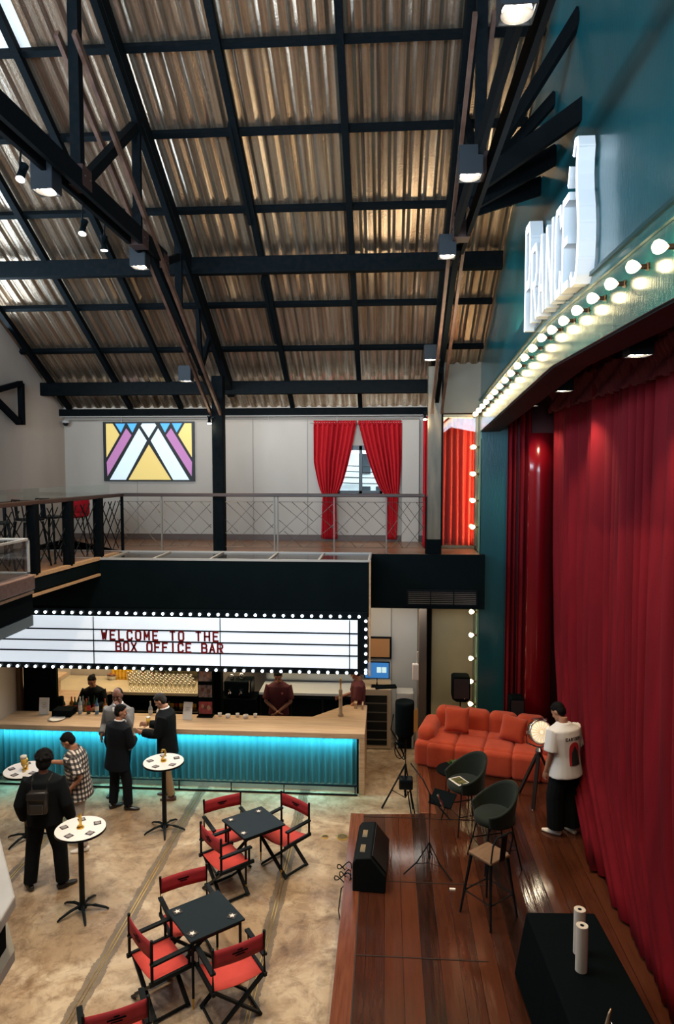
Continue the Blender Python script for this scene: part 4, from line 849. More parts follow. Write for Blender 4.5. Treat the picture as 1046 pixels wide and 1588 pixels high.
T4, s4 = person('person in a grey blazer facing the room with a hand raised to the face', (-4.42, 11.06, 0), 172, 1.84, skB, hairb, greyj, navy, leather, [(.10, 0, -15), (-.10, 0, 15)], [((.07, -.02, -.27), (-.06, .20, -.08), (-1, 0, 0)), ((-.08, .15, -.19), (.13, .03, .27), (1, 0, 0))], lean=(0, .02), head=(10, 6), hairkind='bald', hem=.76, puff=.02, collar=whitesh)
T5, s5 = person('person in a black jacket and khaki trousers looking down at hands by the bar', (-3.60, 11.02, 0), 92, 1.78, skC, hairg, blk, khaki, brownl, [(.09, .02, 0), (-.09, -.08, 8)], [((.04, .08, -.27), (-.04, .25, .03), (-1, 0, 0)), ((-.03, .08, -.27), (.06, .25, .02), (1, 0, 0))], lean=(0, .03), head=(0, 30), hem=.74, puff=.028, collar=whitesh)
T6, s6 = person('barista in black with tied hair working behind the bar at the left', (-5.50, 12.62, 0), 180, 1.60, skA, hairb, blk, blk, leather, [(.09, 0, -8), (-.09, 0, 8)], [((.08, .08, -.24), (-.10, .20, -.02), (-1, 0, 0)), ((-.08, .08, -.24), (.10, .20, -.02), (1, 0, 0))], lean=(0, .10), head=(0, 22), hairkind='bun', puff=.02)
T7, s7 = person('barista in a maroon polo shirt with hands clasped behind the bar', (-2.0, 12.70, 0), 180, 1.74, skA, hairb, maroon, blk, leather, [(.11, 0, -10), (-.11, 0, 10)], [((.05, .06, -.27), (-.205, .10, -.14), (-1, .0, 0)), ((-.05, .06, -.27), (.205, .12, -.15), (1, .0, 0))], head=(0, 28), sleeve='short', puff=.010)
bm = B(); ell(bm, (0, 0, 0), (.018, .005, .022)); obj('badge', bm, M('pinkish_badge', (.45, .12, .12), .6), T7, loc=(-.09, .153, 1.30), smooth=True)
T8, s8 = person('barista in maroon half hidden behind the right end of the marquee', (-.52, 12.95, .05), 95, 1.66, skA, hairb, maroon, blk, leather, [(.10, 0, 0), (-.10, 0, 0)], [((.05, .10, -.25), (-.02, .22, -.06), (-1, 0, 0)), ((-.06, .05, -.27), (.02, .18, -.16), (1, 0, 0))], head=(0, 20), sleeve='short', puff=.02)
T9, s9 = person('person in a white printed T-shirt and black trousers standing on the stage', (2.44, 9.40, SZ), 32, 1.80, skA, hairb, whitesh, blk, whites, [(.10, -.04, -8), (-.12, .03, 28)], [hang(1, .05, .05), hang(-1, .05, .05)], lean=(0, .05), head=(12, 38), sleeve='short', hem=.80, puff=.045, baggy=.05)
# print on the T-shirt back: follows the back
from mathutils.bvhtree import BVHTree
_tm = [c for c in T9.children if c.name.startswith('top')][0].data
_bv = BVHTree.FromPolygons([v.co for v in _tm.vertices], [p.vertices for p in _tm.polygons])
def onback(bm, z0, w_, h, x0=0):   # curve a flat drawing (x, z) around the back
    for v in bm.verts:
        x, z = x0 + v.co.x, z0 + v.co.z; hit = _bv.ray_cast(Vector((x, -1, z)), Vector((0, 1, 0)))[0]; v.co = Vector((x, (hit.y if hit else -.15) - .003 + v.co.y * .5, z))
bm = B()
for k, ch in enumerate('CARTOON'): merge(bm, xf(glyph(ch, .030, .044, .009, .004), (-.13 + k * .037, 0, 0)))
onback(bm, 1.345, 1, 1); obj('print_lettering', bm, M('shirt_print_black', (.02, .02, .02), .8), T9)
bm = B(); prism(bm, [(-.085, 0, 0)] + [(-.085 * math.cos(q * PI / 10), 0, .22 + .085 * math.sin(q * PI / 10)) for q in range(11)] + [(.085, 0, 0)], (0, -.006, 0)); bmesh.ops.triangulate(bm, faces=bm.faces[:]); bmesh.ops.subdivide_edges(bm, edges=bm.edges[:], cuts=2); onback(bm, 1.02, 1, 1); obj('print_arch', bm, M('shirt_print_red', (.50, .02, .03), .8), T9)
bm = B(); prism(bm, [(-.055, 0, 0), (-.05, 0, .16), (0, 0, .26), (.055, 0, .17), (.085, 0, 0)], (0, -.006, 0)); bmesh.ops.triangulate(bm, faces=bm.faces[:]); bmesh.ops.subdivide_edges(bm, edges=bm.edges[:], cuts=2); onback(bm, 1.02, 1, 1); xf(bm, (0, -.004, 0)); obj('print_figure', bm, bpy.data.materials['shirt_print_black'], T9)
# glasses and phone held
bw = M('beer_in_glass', (.55, .33, .06), .15)
t = thing('beer_glass', 'stemmed glass with white foam held by the person in plaid', 'glass', (-4.93, 9.46, 1.05)); bm = B(); lathe(bm, [(.03, 0), (.006, .01), (.006, .07), (.035, .10), (.042, .17)]); obj('bowl', bm, bw, t, smooth=True)
bm = B(); lathe(bm, [(.042, .17), (.044, .20), (.02, .205)]); obj('foam', bm, paper, t, smooth=True)
t = thing('beer_glass', 'glass of beer held above the bar by the person in the black jacket', 'glass', (-3.98, 11.2, 1.16)); bm = B(); lathe(bm, [(.03, 0), (.036, .12)]); obj('bowl', bm, bw, t, smooth=True)
bm = B(); lathe(bm, [(.036, .12), (.037, .14)]); obj('foam', bm, paper, t, smooth=True)
# ------------------------------------------------------------------ round high tables
coastm = M('black_coaster', (.018, .014, .016), .6); coastw = M('coaster_print', (.42, .38, .38), .6)
def round_table(x, y, lab, num, rot, where):
    t = thing('high_table', lab, 'table', (x, y, 0), R(rot), 'round white-topped high tables' if False else None)
    bm = B(); lathe(bm, [(.285, 1.045), (.30, 1.05), (.30, 1.068), (.295, 1.072)], seg=48); obj('tabletop', bm, white, t)
    bm = B(); lathe(bm, [(.28, 1.035), (.304, 1.04), (.304, 1.064), (.3005, 1.066), (.3, 1.04)], seg=48); obj('edge_band', bm, blackgloss, t)
    bm = B(); lathe(bm, [(.055, .05), (.04, .10), (.034, .12), (.034, 1.03), (.09, 1.035)], seg=16); obj('column', bm, black, t, smooth=False)
    for k in range(5):
        a = k * 2 * PI / 5; c, s = math.cos(a), math.sin(a); bm = B(); tube(bm, [(.03 * c, .03 * s, .085), (.15 * c, .15 * s, .075), (.28 * c, .28 * s, .035), (.315 * c, .315 * s, .012)], [(.022, .022), (.02, .017), (.017, .013), (.012, .010)], 8); obj('foot', bm, black, t)
    for k in range(5):
        a = R(18 + 72 * k + 20); cx, cy = x + .205 * math.cos(a), y + .205 * math.sin(a)
        side = ('on the right', 'at the back', 'on the left', 'front left', 'front right')[k]
        c_ = thing('coaster', 'black square coaster %s of the %s' % (side, where), 'coaster', (cx, cy, 1.073), R(25 + 12 * k), 'coasters on the ' + where)
        bm = B(); box(bm, (0, 0, .002), (.088, .088, .004)); obj('card', bm, coastm, c_, bevel=.002)
        bm = B(); lathe(bm, [(.034, .0042), (.034, .0052), (.028, .0052), (.028, .0042)], seg=16); box(bm, (0, 0, .0047), (.034, .022, .001)); obj('print', bm, coastw, c_)
    n_ = thing('table_number', 'gold table number on the ' + where, 'table number', (x, y, 1.072), R(-8))
    bm = B(); lathe(bm, [(.045, 0), (.045, .012), (.03, .016)], seg=20); obj('base', bm, brass, n_)
    bm = glyph(num, .085, .17, .024, .022); xf(bm, (-.042, 0, .012)); obj('numeral', bm, brass, n_)
round_table(-3.73, 8.03, 'round white-topped high table nearest the viewer, right of the person in black', '1', 12, 'near round table')
round_table(-3.33, 10.0, 'round white-topped high table in front of the person in khaki trousers', '2', 0, 'round table before the khaki trousers')
round_table(-5.26, 9.58, 'round white-topped high table cut by the left edge, behind the person in black', '3', 30, 'left edge round table')
t = thing('beer_glass', 'stemmed beer glass with foam standing on the left edge round table', 'glass', (-5.24, 9.50, 1.07)); bm = B(); lathe(bm, [(.03, 0), (.006, .01), (.006, .07), (.035, .11), (.042, .20)]); obj('bowl', bm, bw, t, smooth=True)
bm = B(); lathe(bm, [(.042, .20), (.045, .24), (.02, .245)]); obj('foam', bm, paper, t, smooth=True)
# ------------------------------------------------------------------ square tables and folding chairs
tabm = M('blue_black_tabletop', (.007, .014, .019), .45, spec=.12)
def sq_table(x, y, rz, lab, where, spots):
    t = thing('square_table', lab, 'table', (x, y, 0), R(rz)); bm = B(); box(bm, (0, 0, .74), (.62, .62, .022)); obj('tabletop', bm, tabm, t, bevel=.004)
    bm = B()
    for q in (-.27, .27): box(bm, (q, 0, .71), (.02, .54, .04)); box(bm, (0, q, .71), (.54, .02, .04))
    obj('apron', bm, black, t)
    for sx in (-1, 1):
        for sy in (-1, 1):
            bm = B(); cyl(bm, (sx * .27, sy * .27, .12), (sx * .27, sy * .27, .73), .014, 8, .017); l = obj('leg', bm, black, t)
            bm = B(); cyl(bm, (sx * .27, sy * .27, 0), (sx * .27, sy * .27, .12), .009, 8, .014); obj('brass_tip', bm, brass, l)
    for k, (u, v) in enumerate(spots):
        c_ = thing('coaster', ('coaster at the left corner of the ' if k == 0 else 'coaster at the near corner of the ' if k == 1 else 'coaster at the far corner of the ') + where, 'coaster', (x + u * math.cos(R(rz)) - v * math.sin(R(rz)), y + u * math.sin(R(rz)) + v * math.cos(R(rz)), .752), R(rz + 20 * k), 'coasters on the ' + where)
        bm = B(); box(bm, (0, 0, .002), (.09, .09, .004)); obj('card', bm, coastm, c_, bevel=.002)
        bm = B(); q = [(0.036 * math.cos(j * PI / 5) * (1 if j % 2 else .45), .036 * math.sin(j * PI / 5) * (1 if j % 2 else .45), .004) for j in range(10)]; prism(bm, q, (0, 0, .0012)); obj('print', bm, paper, c_)
sq_table(-1.76, 8.93, -49, 'square dark folding table with brass leg tips, the one nearer the bar', 'square table nearer the bar', [(-.22, -.22), (.18, -.25), (-.20, .20)])
sq_table(-1.90, 6.98, -49.5, 'square dark folding table with brass leg tips, the one nearer the viewer', 'square table nearer the viewer', [(-.22, -.22), (.20, -.24), (.19, .22)])
seatc = M('coral_red_canvas', (.47, .040, .030), .8, 0, (.54, .052, .038), 8); backc = M('deep_red_canvas', (.27, .012, .020), .8, 0, (.33, .018, .025), 8)
def director(label, loc, rz):
    t = thing('director_chair', label, 'chair', loc, R(rz), 'folding canvas chairs around the square tables'); w_, d = .27, .22
    bm = B(); curtain(bm, lambda u, v: (lerp(-w_ + .01, w_ - .01, u), lerp(-d + .02, d, v), .462 - .030 * math.sin(PI * u)), 12, 4, .006); obj('seat', bm, seatc, t, smooth=True)
    bm = B(); curtain(bm, lambda u, v: (lerp(-w_, w_, u), -d + .0 - .022 * math.sin(PI * u), lerp(.70, .875, v)), 12, 3, .006); k = obj('back_canvas', bm, backc, t, smooth=True)
    bm = B(); box(bm, (0, -d - .032, .80), (.16, .003, .014)); box(bm, (0, -d - .032, .775), (.10, .003, .010)); box(bm, (0, -d - .031, .822), (.05, .003, .012)); box(bm, (0, -d - .012, .80), (.13, .003, .014)); box(bm, (0, -d - .012, .775), (.08, .003, .010)); obj('printed_mark', bm, blackmatt, k)
    for sx in (-1, 1):
        bm = B(); box(bm, (sx * w_, 0, .455), (.034, .50, .042)); obj('seat_rail', bm, black, t, bevel=.004)
        bm = B(); cyl(bm, (sx * w_, -d, .44), (sx * w_, -d, .90), .016, 8); obj('back_post', bm, black, t)
        bm = B(); cyl(bm, (sx * w_, d - .04, .44), (sx * w_, d - .04, .64), .015, 8); obj('arm_post', bm, black, t)
        bm = B(); box(bm, (sx * w_, -.01, .652), (.055, .45, .026)); obj('armrest', bm, black, t, bevel=.006)
    for sy in (-1, 1):
        for sx in (-1, 1):
            bm = B(); beam(bm, (sx * .26, sy * (.19 + .012 * sx), .44), (-sx * .25, sy * (.19 + .012 * sx), .012), .024, .042, (0, 1, 0)); obj('leg', bm, black, t)
    for sx in (-1, 1): bm = B(); beam(bm, (sx * .235, -.19, .03), (sx * .235, .19, .03), .018, .03); obj('foot_bar', bm, black, t)
    return t
base = None
for lab, mx, my, rz in (('red canvas folding chair at the far left of the square table nearer the bar', -2.275, 9.34, -146.9), ('red canvas folding chair at the near left side of the square table nearer the bar', -2.205, 8.405, -47.9),
                        ('red canvas folding chair at the right of the square table nearer the bar, facing left', -1.255, 9.365, 142.9), ('red canvas folding chair mostly hidden behind the square table nearer the viewer', -2.29, 7.52, -146.9),
                        ('red canvas folding chair at the left of the square table nearer the viewer, facing right', -2.445, 6.525, -46.4), ('red canvas folding chair right of the nearer square table, seen from behind', -1.415, 6.41, 34.9),
                        ('red canvas folding chair of which only the back shows at the bottom edge', -2.29, 5.52, 28.4)):
    f = Vector((-math.sin(R(rz)), math.cos(R(rz)))) * .22; loc = (mx + f.x, my + f.y, 0)
    if base is None: base = director(lab, loc, rz)
    else: dup(base, loc, R(rz), lab)
# ------------------------------------------------------------------ stage furniture
orange = M('orange_velvet', (.41, .040, .010), .85, 0, (.50, .058, .015), 5, bump=.15, bscale=60, sheen=.15)
t = thing('sofa', 'orange tufted velvet sofa at the back of the stage', 'sofa', (1.80, 11.62, SZ), R(-15))
def cush(name, c, s, parent, mat=orange, bv=.075, rot=None):
    bm = B(); box(bm, (0, 0, 0), s); o = obj(name, bm, mat, parent, smooth=True, bevel=bv, seg=6, loc=c)
    if rot: o.rotation_euler = rot
    return o
for k in range(4):
    x = -.78 + k * .46
    cush('front_cushion', (x, -.42, .20), (.475, .30, .42), t); cush('seat_cushion', (x, -.20, .24), (.475, .60, .40), t); cush('seat_cushion', (x, .10, .24), (.475, .42, .42), t)
for k in range(4): cush('back_cushion', (-.78 + k * .46, .38, .48), (.485, .32, .56), t, bv=.12); cush('back_base', (-.78 + k * .46, .42, .25), (.475, .30, .48), t)
for sx in (-1, 1): cush('armrest', (sx * 1.0 - .07, .0, .46), (.30, .82, .30), t, bv=.13); cush('arm_base', (sx * 1.0 - .07, -.05, .20), (.32, .96, .42), t)
def pillow(lab, loc, rot):
    t = thing('cushion', lab, 'cushion', loc); bm = B(); g = 12; S_ = .21
    def fn(sgn):
        return lambda u, v: ((u - .5) * 2 * S_ * (1 - .06 * (1 - (2 * v - 1) ** 2)), sgn * .075 * ((1 - (2 * u - 1) ** 4) * (1 - (2 * v - 1) ** 4)) ** .7, (v - .5) * 2 * S_ * (1 - .06 * (1 - (2 * u - 1) ** 2)))
    for sg_ in (1, -1):
        gr = [[bm.verts.new(Vector(fn(sg_)(i / g, j / g))) for i in range(g + 1)] for j in range(g + 1)]
        for j in range(g):
            for i in range(g): bm.faces.new((gr[j][i], gr[j][i + 1], gr[j + 1][i + 1], gr[j + 1][i]))
    bmesh.ops.remove_doubles(bm, verts=bm.verts, dist=1e-4); o = obj('cover', bm, orange, t, smooth=True); t.rotation_euler = rot
pillow('square orange cushion leaning at the left end of the orange sofa', (1.22, 11.78, 1.17), (R(-18), 0, R(-12)))
pillow('square orange cushion leaning at the right end of the sofa, partly behind the lamp', (2.12, 11.50, 1.14), (R(-18), R(8), R(-22)))
# search lamp on tripod
t = thing('spotlight_lamp', 'chrome searchlight glowing on a dark wooden tripod in front of the sofa', 'lamp', (2.25, 10.15, SZ - .0))
rot = (R(72), 0, R(12))
def hxf(bm): return xf(bm, (0, 0, 1.12), rot)
bm = B(); lathe(bm, [(.06, -.19), (.12, -.17), (.155, -.10), (.165, .02), (.165, .05)], seg=28); drum = obj('drum', hxf(bm), M('dark_chrome', (.16, .14, .12), .25, .9), t, smooth=True)
bm = B(); tube(bm, [(.165 * math.cos(q * PI / 14), .165 * math.sin(q * PI / 14), .06) for q in range(29)], .016, 8); obj('rim', hxf(bm), chrome, t, smooth=True)
bm = B(); lathe(bm, [(.16, .045), (.16, .055), (.10, .070), (.001, .078)], seg=28); lens = obj('lens', hxf(bm), emis('lit_lens', (1, .84, .58), .7), t, smooth=True)
bm = B()
for q in range(18): a = q * PI / 9; tube(bm, [(.03 * math.cos(a), .03 * math.sin(a), .082), (.15 * math.cos(a), .15 * math.sin(a), .062)], .003, 4)
obj('lens_ribs', hxf(bm), M('lens_rib', (.35, .28, .18), .3), lens)
bm = B(); box(bm, (0, .16, -.02), (.16, .07, .10)); cyl(bm, (-.2, 0, 0), (-.16, 0, 0), .03); cyl(bm, (.16, 0, 0), (.28, 0, 0), .012); cyl(bm, (.1, .17, .03), (.1, .17, .08), .02); obj('fittings', hxf(bm), chrome, t, bevel=.006)
bm = B(); tube(bm, [(-.19, 0, 1.12), (-.18, .0, .95), (0, 0, .88), (.18, 0, .95), (.19, 0, 1.12)], .012, 6); lathe(bm, [(.05, .80), (.055, .84), (.03, .89)]); obj('yoke', bm, chrome, t)
for k, (x, y) in enumerate(((-.10, -.14), (.36, .02), (-.22, .34))):
    bm = B(); beam(bm, (0, 0, .84), (x, y, .02), .05, .035); l = obj('leg', bm, M('dark_tripod_wood', (.020, .012, .010), .4) if k == 0 else bpy.data.materials['dark_tripod_wood'], t)
    bm = B(); cyl(bm, (x * .96, y * .96, .05), (x, y, 0), .022, 8); obj('foot_cap', bm, chrome, l)
light('search_lamp', 'SPOT', (2.27, 9.98, SZ + 1.2), 14, (1, .84, .6), (1.9, 7.6, .6), spot=110)
# green velvet bucket bar chairs
green = M('dark_green_velvet', (.006, .011, .008), .8, 0, (.011, .017, .012), 5, sheen=.06, spec=.2)
def bucket(label, loc, rz):
    t = thing('bar_armchair', label, 'chair', loc, R(rz), 'dark green bucket bar chairs'); hs = .56
    def sh(u, v):
        a = (u - .5) * 2 * 2.25; back = max(0, math.cos(a / 2)) ** 2; r = .25 + .05 * v; h = .10 + .05 + .30 * max(0, math.cos(a * .62)) ** 2.2
        return (r * math.sin(a) * 1.05, -r * math.cos(a) * (1.0) + .02, hs + h * v)
    bm = B(); curtain(bm, sh, 40, 10, .028); obj('shell', bm, green, t, smooth=True)
    bm = B(); lathe(bm, [(.20, hs - .03), (.255, hs), (.26, hs + .06), (.23, hs + .09), (.001, hs + .10)], seg=28); obj('seat', bm, green, t, smooth=True)
    for sx in (-1, 1):
        for sy in (-1, 1): bm = B(); tube(bm, [(sx * .15, sy * .15, hs), (sx * .25, sy * .25, 0)], .010, 6); obj('leg', bm, black, t)
    bm = B(); q = [(.205 * a, .205 * b_, .25) for a, b_ in ((1, 1), (-1, 1), (-1, -1), (1, -1), (1, 1))]; tube(bm, q, .008, 6); obj('foot_ring', bm, black, t); return t
b1 = bucket('dark green velvet bar chair with a tablet lying on its seat, nearer the sofa', (1.12, 9.50, SZ), 112)
dup(b1, (1.38, 8.62, SZ), R(108), 'dark green velvet bar chair nearer the viewer, behind the wooden-seat stool')
t = thing('tablet', 'white-framed tablet lying on the seat of the green bar chair', 'tablet', (1.02, 9.44, SZ + .665), R(30))
bm = B(); box(bm, (0, 0, 0), (.19, .25, .010)); obj('frame', bm, white, t, bevel=.003)
bm = B(); box(bm, (0, 0, .006), (.145, .20, .003)); obj('screen', bm, M('tablet_screen', (.03, .035, .02), .15, 0, (.16, .15, .06), 12), t)
t = thing('side_table', 'small dark round table behind the green bar chair', 'table', (1.02, 10.15, SZ))
bm = B(); lathe(bm, [(.26, .50), (.26, .52)], seg=28); obj('tabletop', bm, blackwood, t)
for k in range(3): a = k * 2.09; bm = B(); cyl(bm, (.18 * math.cos(a), .18 * math.sin(a), .5), (.22 * math.cos(a), .22 * math.sin(a), 0), .010, 6); obj('leg', bm, black, t)
t = thing('potted_plant', 'tiny leafy plant in a dark pot on the small round stage table', 'plant', (1.0, 10.1, SZ + .52))
bm = B(); lathe(bm, [(.04, 0), (.055, .07), (.045, .07)]); obj('pot', bm, blackgloss, t, smooth=True)
lf = M('leaf_green', (.05, .22, .05), .4); random.seed(9); bm = B()
for k in range(16):
    a = random.uniform(0, 6.28); e = random.uniform(.3, 1.2); d = Vector((math.cos(a) * math.cos(e), math.sin(a) * math.cos(e), math.sin(e))); b0 = Vector((0, 0, .07)); s_ = d.cross(Vector((0, 0, 1))).normalized() * .018
    tip = b0 + d * .12; m_ = b0 + d * .06; f = [bm.verts.new(p) for p in (b0, m_ + s_, tip, m_ - s_)]; bm.faces.new(f)
bmesh.ops.solidify(bm, geom=bm.faces[:], thickness=.002); obj('leaves', bm, lf, t)
bm = B(); lathe(bm, [(.03, 0), (.035, .09), (.028, .085)]); obj('candle_glass', bm, glassm('candle_glass_mat', (.9, .8, .6), .05, .7), None, smooth=True, loc=(1.16, 10.10, SZ + .52), label='small glass beside the plant on the small round stage table', cat='glass')
t = metal_stool('bar_stool', 'black high stool with a square brown wooden seat, centre of the stage', (1.16, 7.58, SZ), R(41), black, M('brown_seat_wood', (.13, .075, .04), .45, 0, (.19, .115, .07), 4, (1, 6, 1)), .70)
# microphone / music stand
t = thing('music_stand', 'thin black tripod stand with a boom and a silver clip left of the bar chairs', 'stand', (.55, 8.38, SZ))
bm = B(); cyl(bm, (0, 0, .15), (0, 0, .98), .011, 8); obj('pole', bm, black, t)
for a in (200, 320, 80): bm = B(); c, s_ = math.cos(R(a)), math.sin(R(a)); tube(bm, [(0, 0, .36), (.16 * c, .16 * s_, .14), (.34 * c, .34 * s_, .01)], .009, 6); tube(bm, [(0, 0, .10), (.19 * c, .19 * s_, .12)], .005, 5); obj('leg', bm, black, t)
bm = B(); tube(bm, [(-.22, .4, 1.18), (-.08, .12, 1.10), (0, 0, .98), (.12, -.08, .84), (.24, -.12, .72)], .010, 6); obj('boom', bm, black, t)
bm = B(); box(bm, (.16, .05, .90), (.30, .02, .22), (R(-60), 0, R(-30))); obj('desk_plate', bm, blackmatt, t, bevel=.004)
bm = B(); tube(bm, [(.09, -.06, 1.00), (.13, -.09, .92), (.17, -.11, .84)], [.016, .020, .014], 8); obj('silver_clip', bm, chrome, t, smooth=True)
# stage lamp tripod at the stage corner
t = thing('stage_light', 'tall black tripod carrying a large drum-shaped stage light beside the passage', 'stage light', (.33, 11.05, 0))
bm = B(); cyl(bm, (0, 0, .15), (0, 0, 1.2), .02, 8); obj('pole', bm, black, t)
for a in (205, 335, 90): bm = B(); c, s_ = math.cos(R(a)), math.sin(R(a)); cyl(bm, (0, 0, .68), (.42 * c if a != 335 else .12, .42 * s_, .02), .016, 6); cyl(bm, (0, 0, .12), (.26 * c if a != 335 else .07, .26 * s_, .30), .008, 6); obj('leg', bm, black, t)
bm = B(); lathe(bm, [(.11, 1.13), (.15, 1.2), (.155, 1.68), (.15, 1.72), (.13, 1.70)], (-.02, 0, 0), 20); obj('drum', bm, blackmatt, t, smooth=True)
bm = B(); prism(bm, [(.12, -.12, 1.25), (.17, -.05, 1.25), (.17, -.05, 1.62), (.12, -.12, 1.62)], (.02, .02, 0)); obj('gel_panel', bm, M('amber_gel', (.50, .30, .08), .4), t)
bm = B(); tube(bm, [(-.20, 0, 1.5), (-.24, 0, 1.25), (-.1, -.1, 1.05), (0, -.05, 1.02)], .012, 6)
for k in range(3): tube(bm, [(-.10 + .08 * math.cos(q * PI / 6 + k), -.17 - k * .02, .98 + .14 * math.sin(q * PI / 6)) for q in range(13)], .008, 5)
obj('coiled_cable', bm, blackmatt, t)
bm = B(); box(bm, (0, -.17, .45), (.22, .2, .16)); obj('ballast_box', bm, blackgloss, t, bevel=.02)
bm = B(); tube(bm, [(.40, 10.95, .35), (.47, 10.6, .05), (.40, 10.2, .02), (.47, 9.9, .02), (.55, 9.9, .3)], .010, 6); tube(bm, [(.36, 10.9, .3), (.42, 10.5, .04), (.46, 10.1, .02), (.42, 9.85, .02)], .010, 6); obj('floor_cable', bm, blackmatt, None, label='black cables trailing on the concrete beside the stage border board', cat='cable')
# loudspeakers
def pa(label, x, y, zf, ztop, h=.52, w_=.32):
    t = thing('loudspeaker', label, 'loudspeaker', (x, y, zf)); z1 = ztop - zf; z0 = z1 - h
    bm = B(); prism(bm, [(-w_ / 2, -.15, z0 + .05), (-w_ / 4, -.15, z0), (w_ / 4, -.15, z0), (w_ / 2, -.15, z0 + .05), (w_ / 2, -.15, z1 - .02), (w_ / 2 - .05, -.15, z1), (-w_ / 2 + .05, -.15, z1), (-w_ / 2, -.15, z1 - .02)], (0, .3, 0)); obj('cabinet', bm, blackmatt, t, bevel=.02, seg=3)
    bm = B(); box(bm, (0, -.153, (z0 + z1) / 2 + .02), (w_ * .84, .01, h * .78)); obj('grille', bm, M('speaker_grille', (.02, .02, .022), .5), t)
    bm = B(); ell(bm, (.06, -.16, z0 + .07), (.012, .004, .012)); obj('badge', bm, chrome, t)
    bm = B(); cyl(bm, (0, 0, z0), (0, 0, .12), .018, 8)
    for a in (90, 210, 330): cyl(bm, (0, 0, .35), (.3 * math.cos(R(a)), .3 * math.sin(R(a)), .01), .012, 6)
    obj('stand', bm, black, t); return t
pa('black loudspeaker on a pole in front of the beige wall behind the sofa', 1.36, 12.55, SZ, 1.72, .46)
o = pa('dark loudspeaker half hidden behind the right part of the sofa', 2.32, 12.35, SZ, 1.42, .5, .26)
t = thing('stage_monitor', 'black wedge monitor speaker lying at the left front edge of the stage', 'loudspeaker', (-.19, 7.88, SZ), R(-3))
bm = B(); prism(bm, [(-.19, 0, 0), (.20, 0, 0), (.20, 0, .20), (.02, 0, .42), (-.15, 0, .40), (-.19, 0, .34)], (0, .86, 0)); obj('cabinet', bm, M('black_carpet_cabinet', (.003, .005, .006), .7, spec=.1), t, bevel=.012)
bm = B(); prism(bm, [(.198, .06, .215), (.198, .80, .215), (.035, .80, .415), (.035, .06, .415)], (.008, 0, .006)); obj('grille', bm, M('monitor_grille', (.006, .009, .010), .4, .2, spec=.2), t)
for y, c in ((.22, .10), (.56, .10)):
    bm = B(); box(bm, (-.07, y, .405), (.09, .17, .012)); obj('label_plate', bm, M('gold_brown_plate', (.22, .15, .06), .35, 0, (.06, .06, .05), 9), t)
bm = B()
for k, (y, r) in enumerate(((8.36, .09), (8.20, .07), (8.12, .10))): tube(bm, [(-.42 - r * .9 + r * math.cos(q * PI / 7), y + .5 * r * math.sin(q * PI / 7), .515 + .05 * math.sin(q * .9)) for q in range(15)], .007, 5)
tube(bm, [(-.40, 8.12, .52), (-.52, 8.02, .45), (-.55, 7.98, .2), (-.52, 7.95, .03)], .007, 5); obj('monitor_cable', bm, blackmatt, None, label='black cable looped over the stage edge beside the wedge monitor', cat='cable')
bm = B(); box(bm, (0, 0, .008), (.07, .03, .016)); obj('tape_roll', bm, paper, None, loc=(.80, 8.0, SZ + .002), label='small white piece of tape on the stage boards by the stand leg', cat='tape')
# covered table with paper rolls and microphone
t = thing('covered_table', 'table draped in black cloth in the lower right corner', 'table', (1.74, 5.75, SZ), R(3))
bm = B(); g = [(-.33, -.85), (.33, -.85), (.33, .85), (-.33, .85)]; o2 = [(-.40, -.92), (.36, -.92), (.36, .90), (-.42, .92)]
a = [bm.verts.new((x, y, .70)) for x, y in g]; b_ = [bm.verts.new((x, y, .02)) for x, y in o2]; bm.faces.new(a); bm.faces.new(b_[::-1])
for k in range(4): bm.faces.new((a[k], b_[k], b_[(k + 1) % 4], a[(k + 1) % 4]))
obj('cloth', bm, M('black_tablecloth', (.0022, .0042, .0052), .9, bump=.4, bscale=5, spec=.04), t, bevel=.02, seg=3)
def roll(lab, x, y):
    t = thing('paper_roll', lab, 'paper roll', (x, y, SZ + .70)); bm = B(); lathe(bm, [(.050, 0), (.050, .40), (.018, .40), (.018, .33)], seg=24); obj('paper', bm, M('cream_roll_paper', (.58, .52, .45), .7) if 'cream_roll_paper' not in bpy.data.materials else bpy.data.materials['cream_roll_paper'], t)
    bm = B(); lathe(bm, [(.0175, .33), (.0175, .398), (.001, .395)], seg=12); obj('core_shade', bm, blackmatt, t)  # black plug painted in for the shade inside the roll core
roll('white paper roll standing upright on the black cloth, the farther of two', 1.72, 6.04)
roll('white paper roll standing upright on the black cloth, the nearer of two', 1.68, 5.82)
t = thing('microphone', 'brass coloured microphone at the bottom edge in front of the black cloth', 'microphone', (1.62, 5.03, SZ + .70))
bm = B(); cyl(bm, (0, -.05, .01), (0, -.05, .06), .011, 8); lathe(bm, [(.07, 0), (.07, .015), (.02, .02)], (0, -.05, 0), 20); obj('stand', bm, black, t)
bm = B(); tube(bm, [(-.03, -.08, .04), (.02, .0, .12), (.06, .05, .21), (.075, .06, .25)], [.022, .018, .013, .006], 10); obj('barrel', bm, M('dull_gold_metal', (.38, .26, .16), .3, .9), t, smooth=True)
bm = B(); tube(bm, [(.07, -.1, .01), (.08, -.02, .10), (.07, .03, .17)], .006, 6); obj('clip', bm, chrome, t, smooth=True)
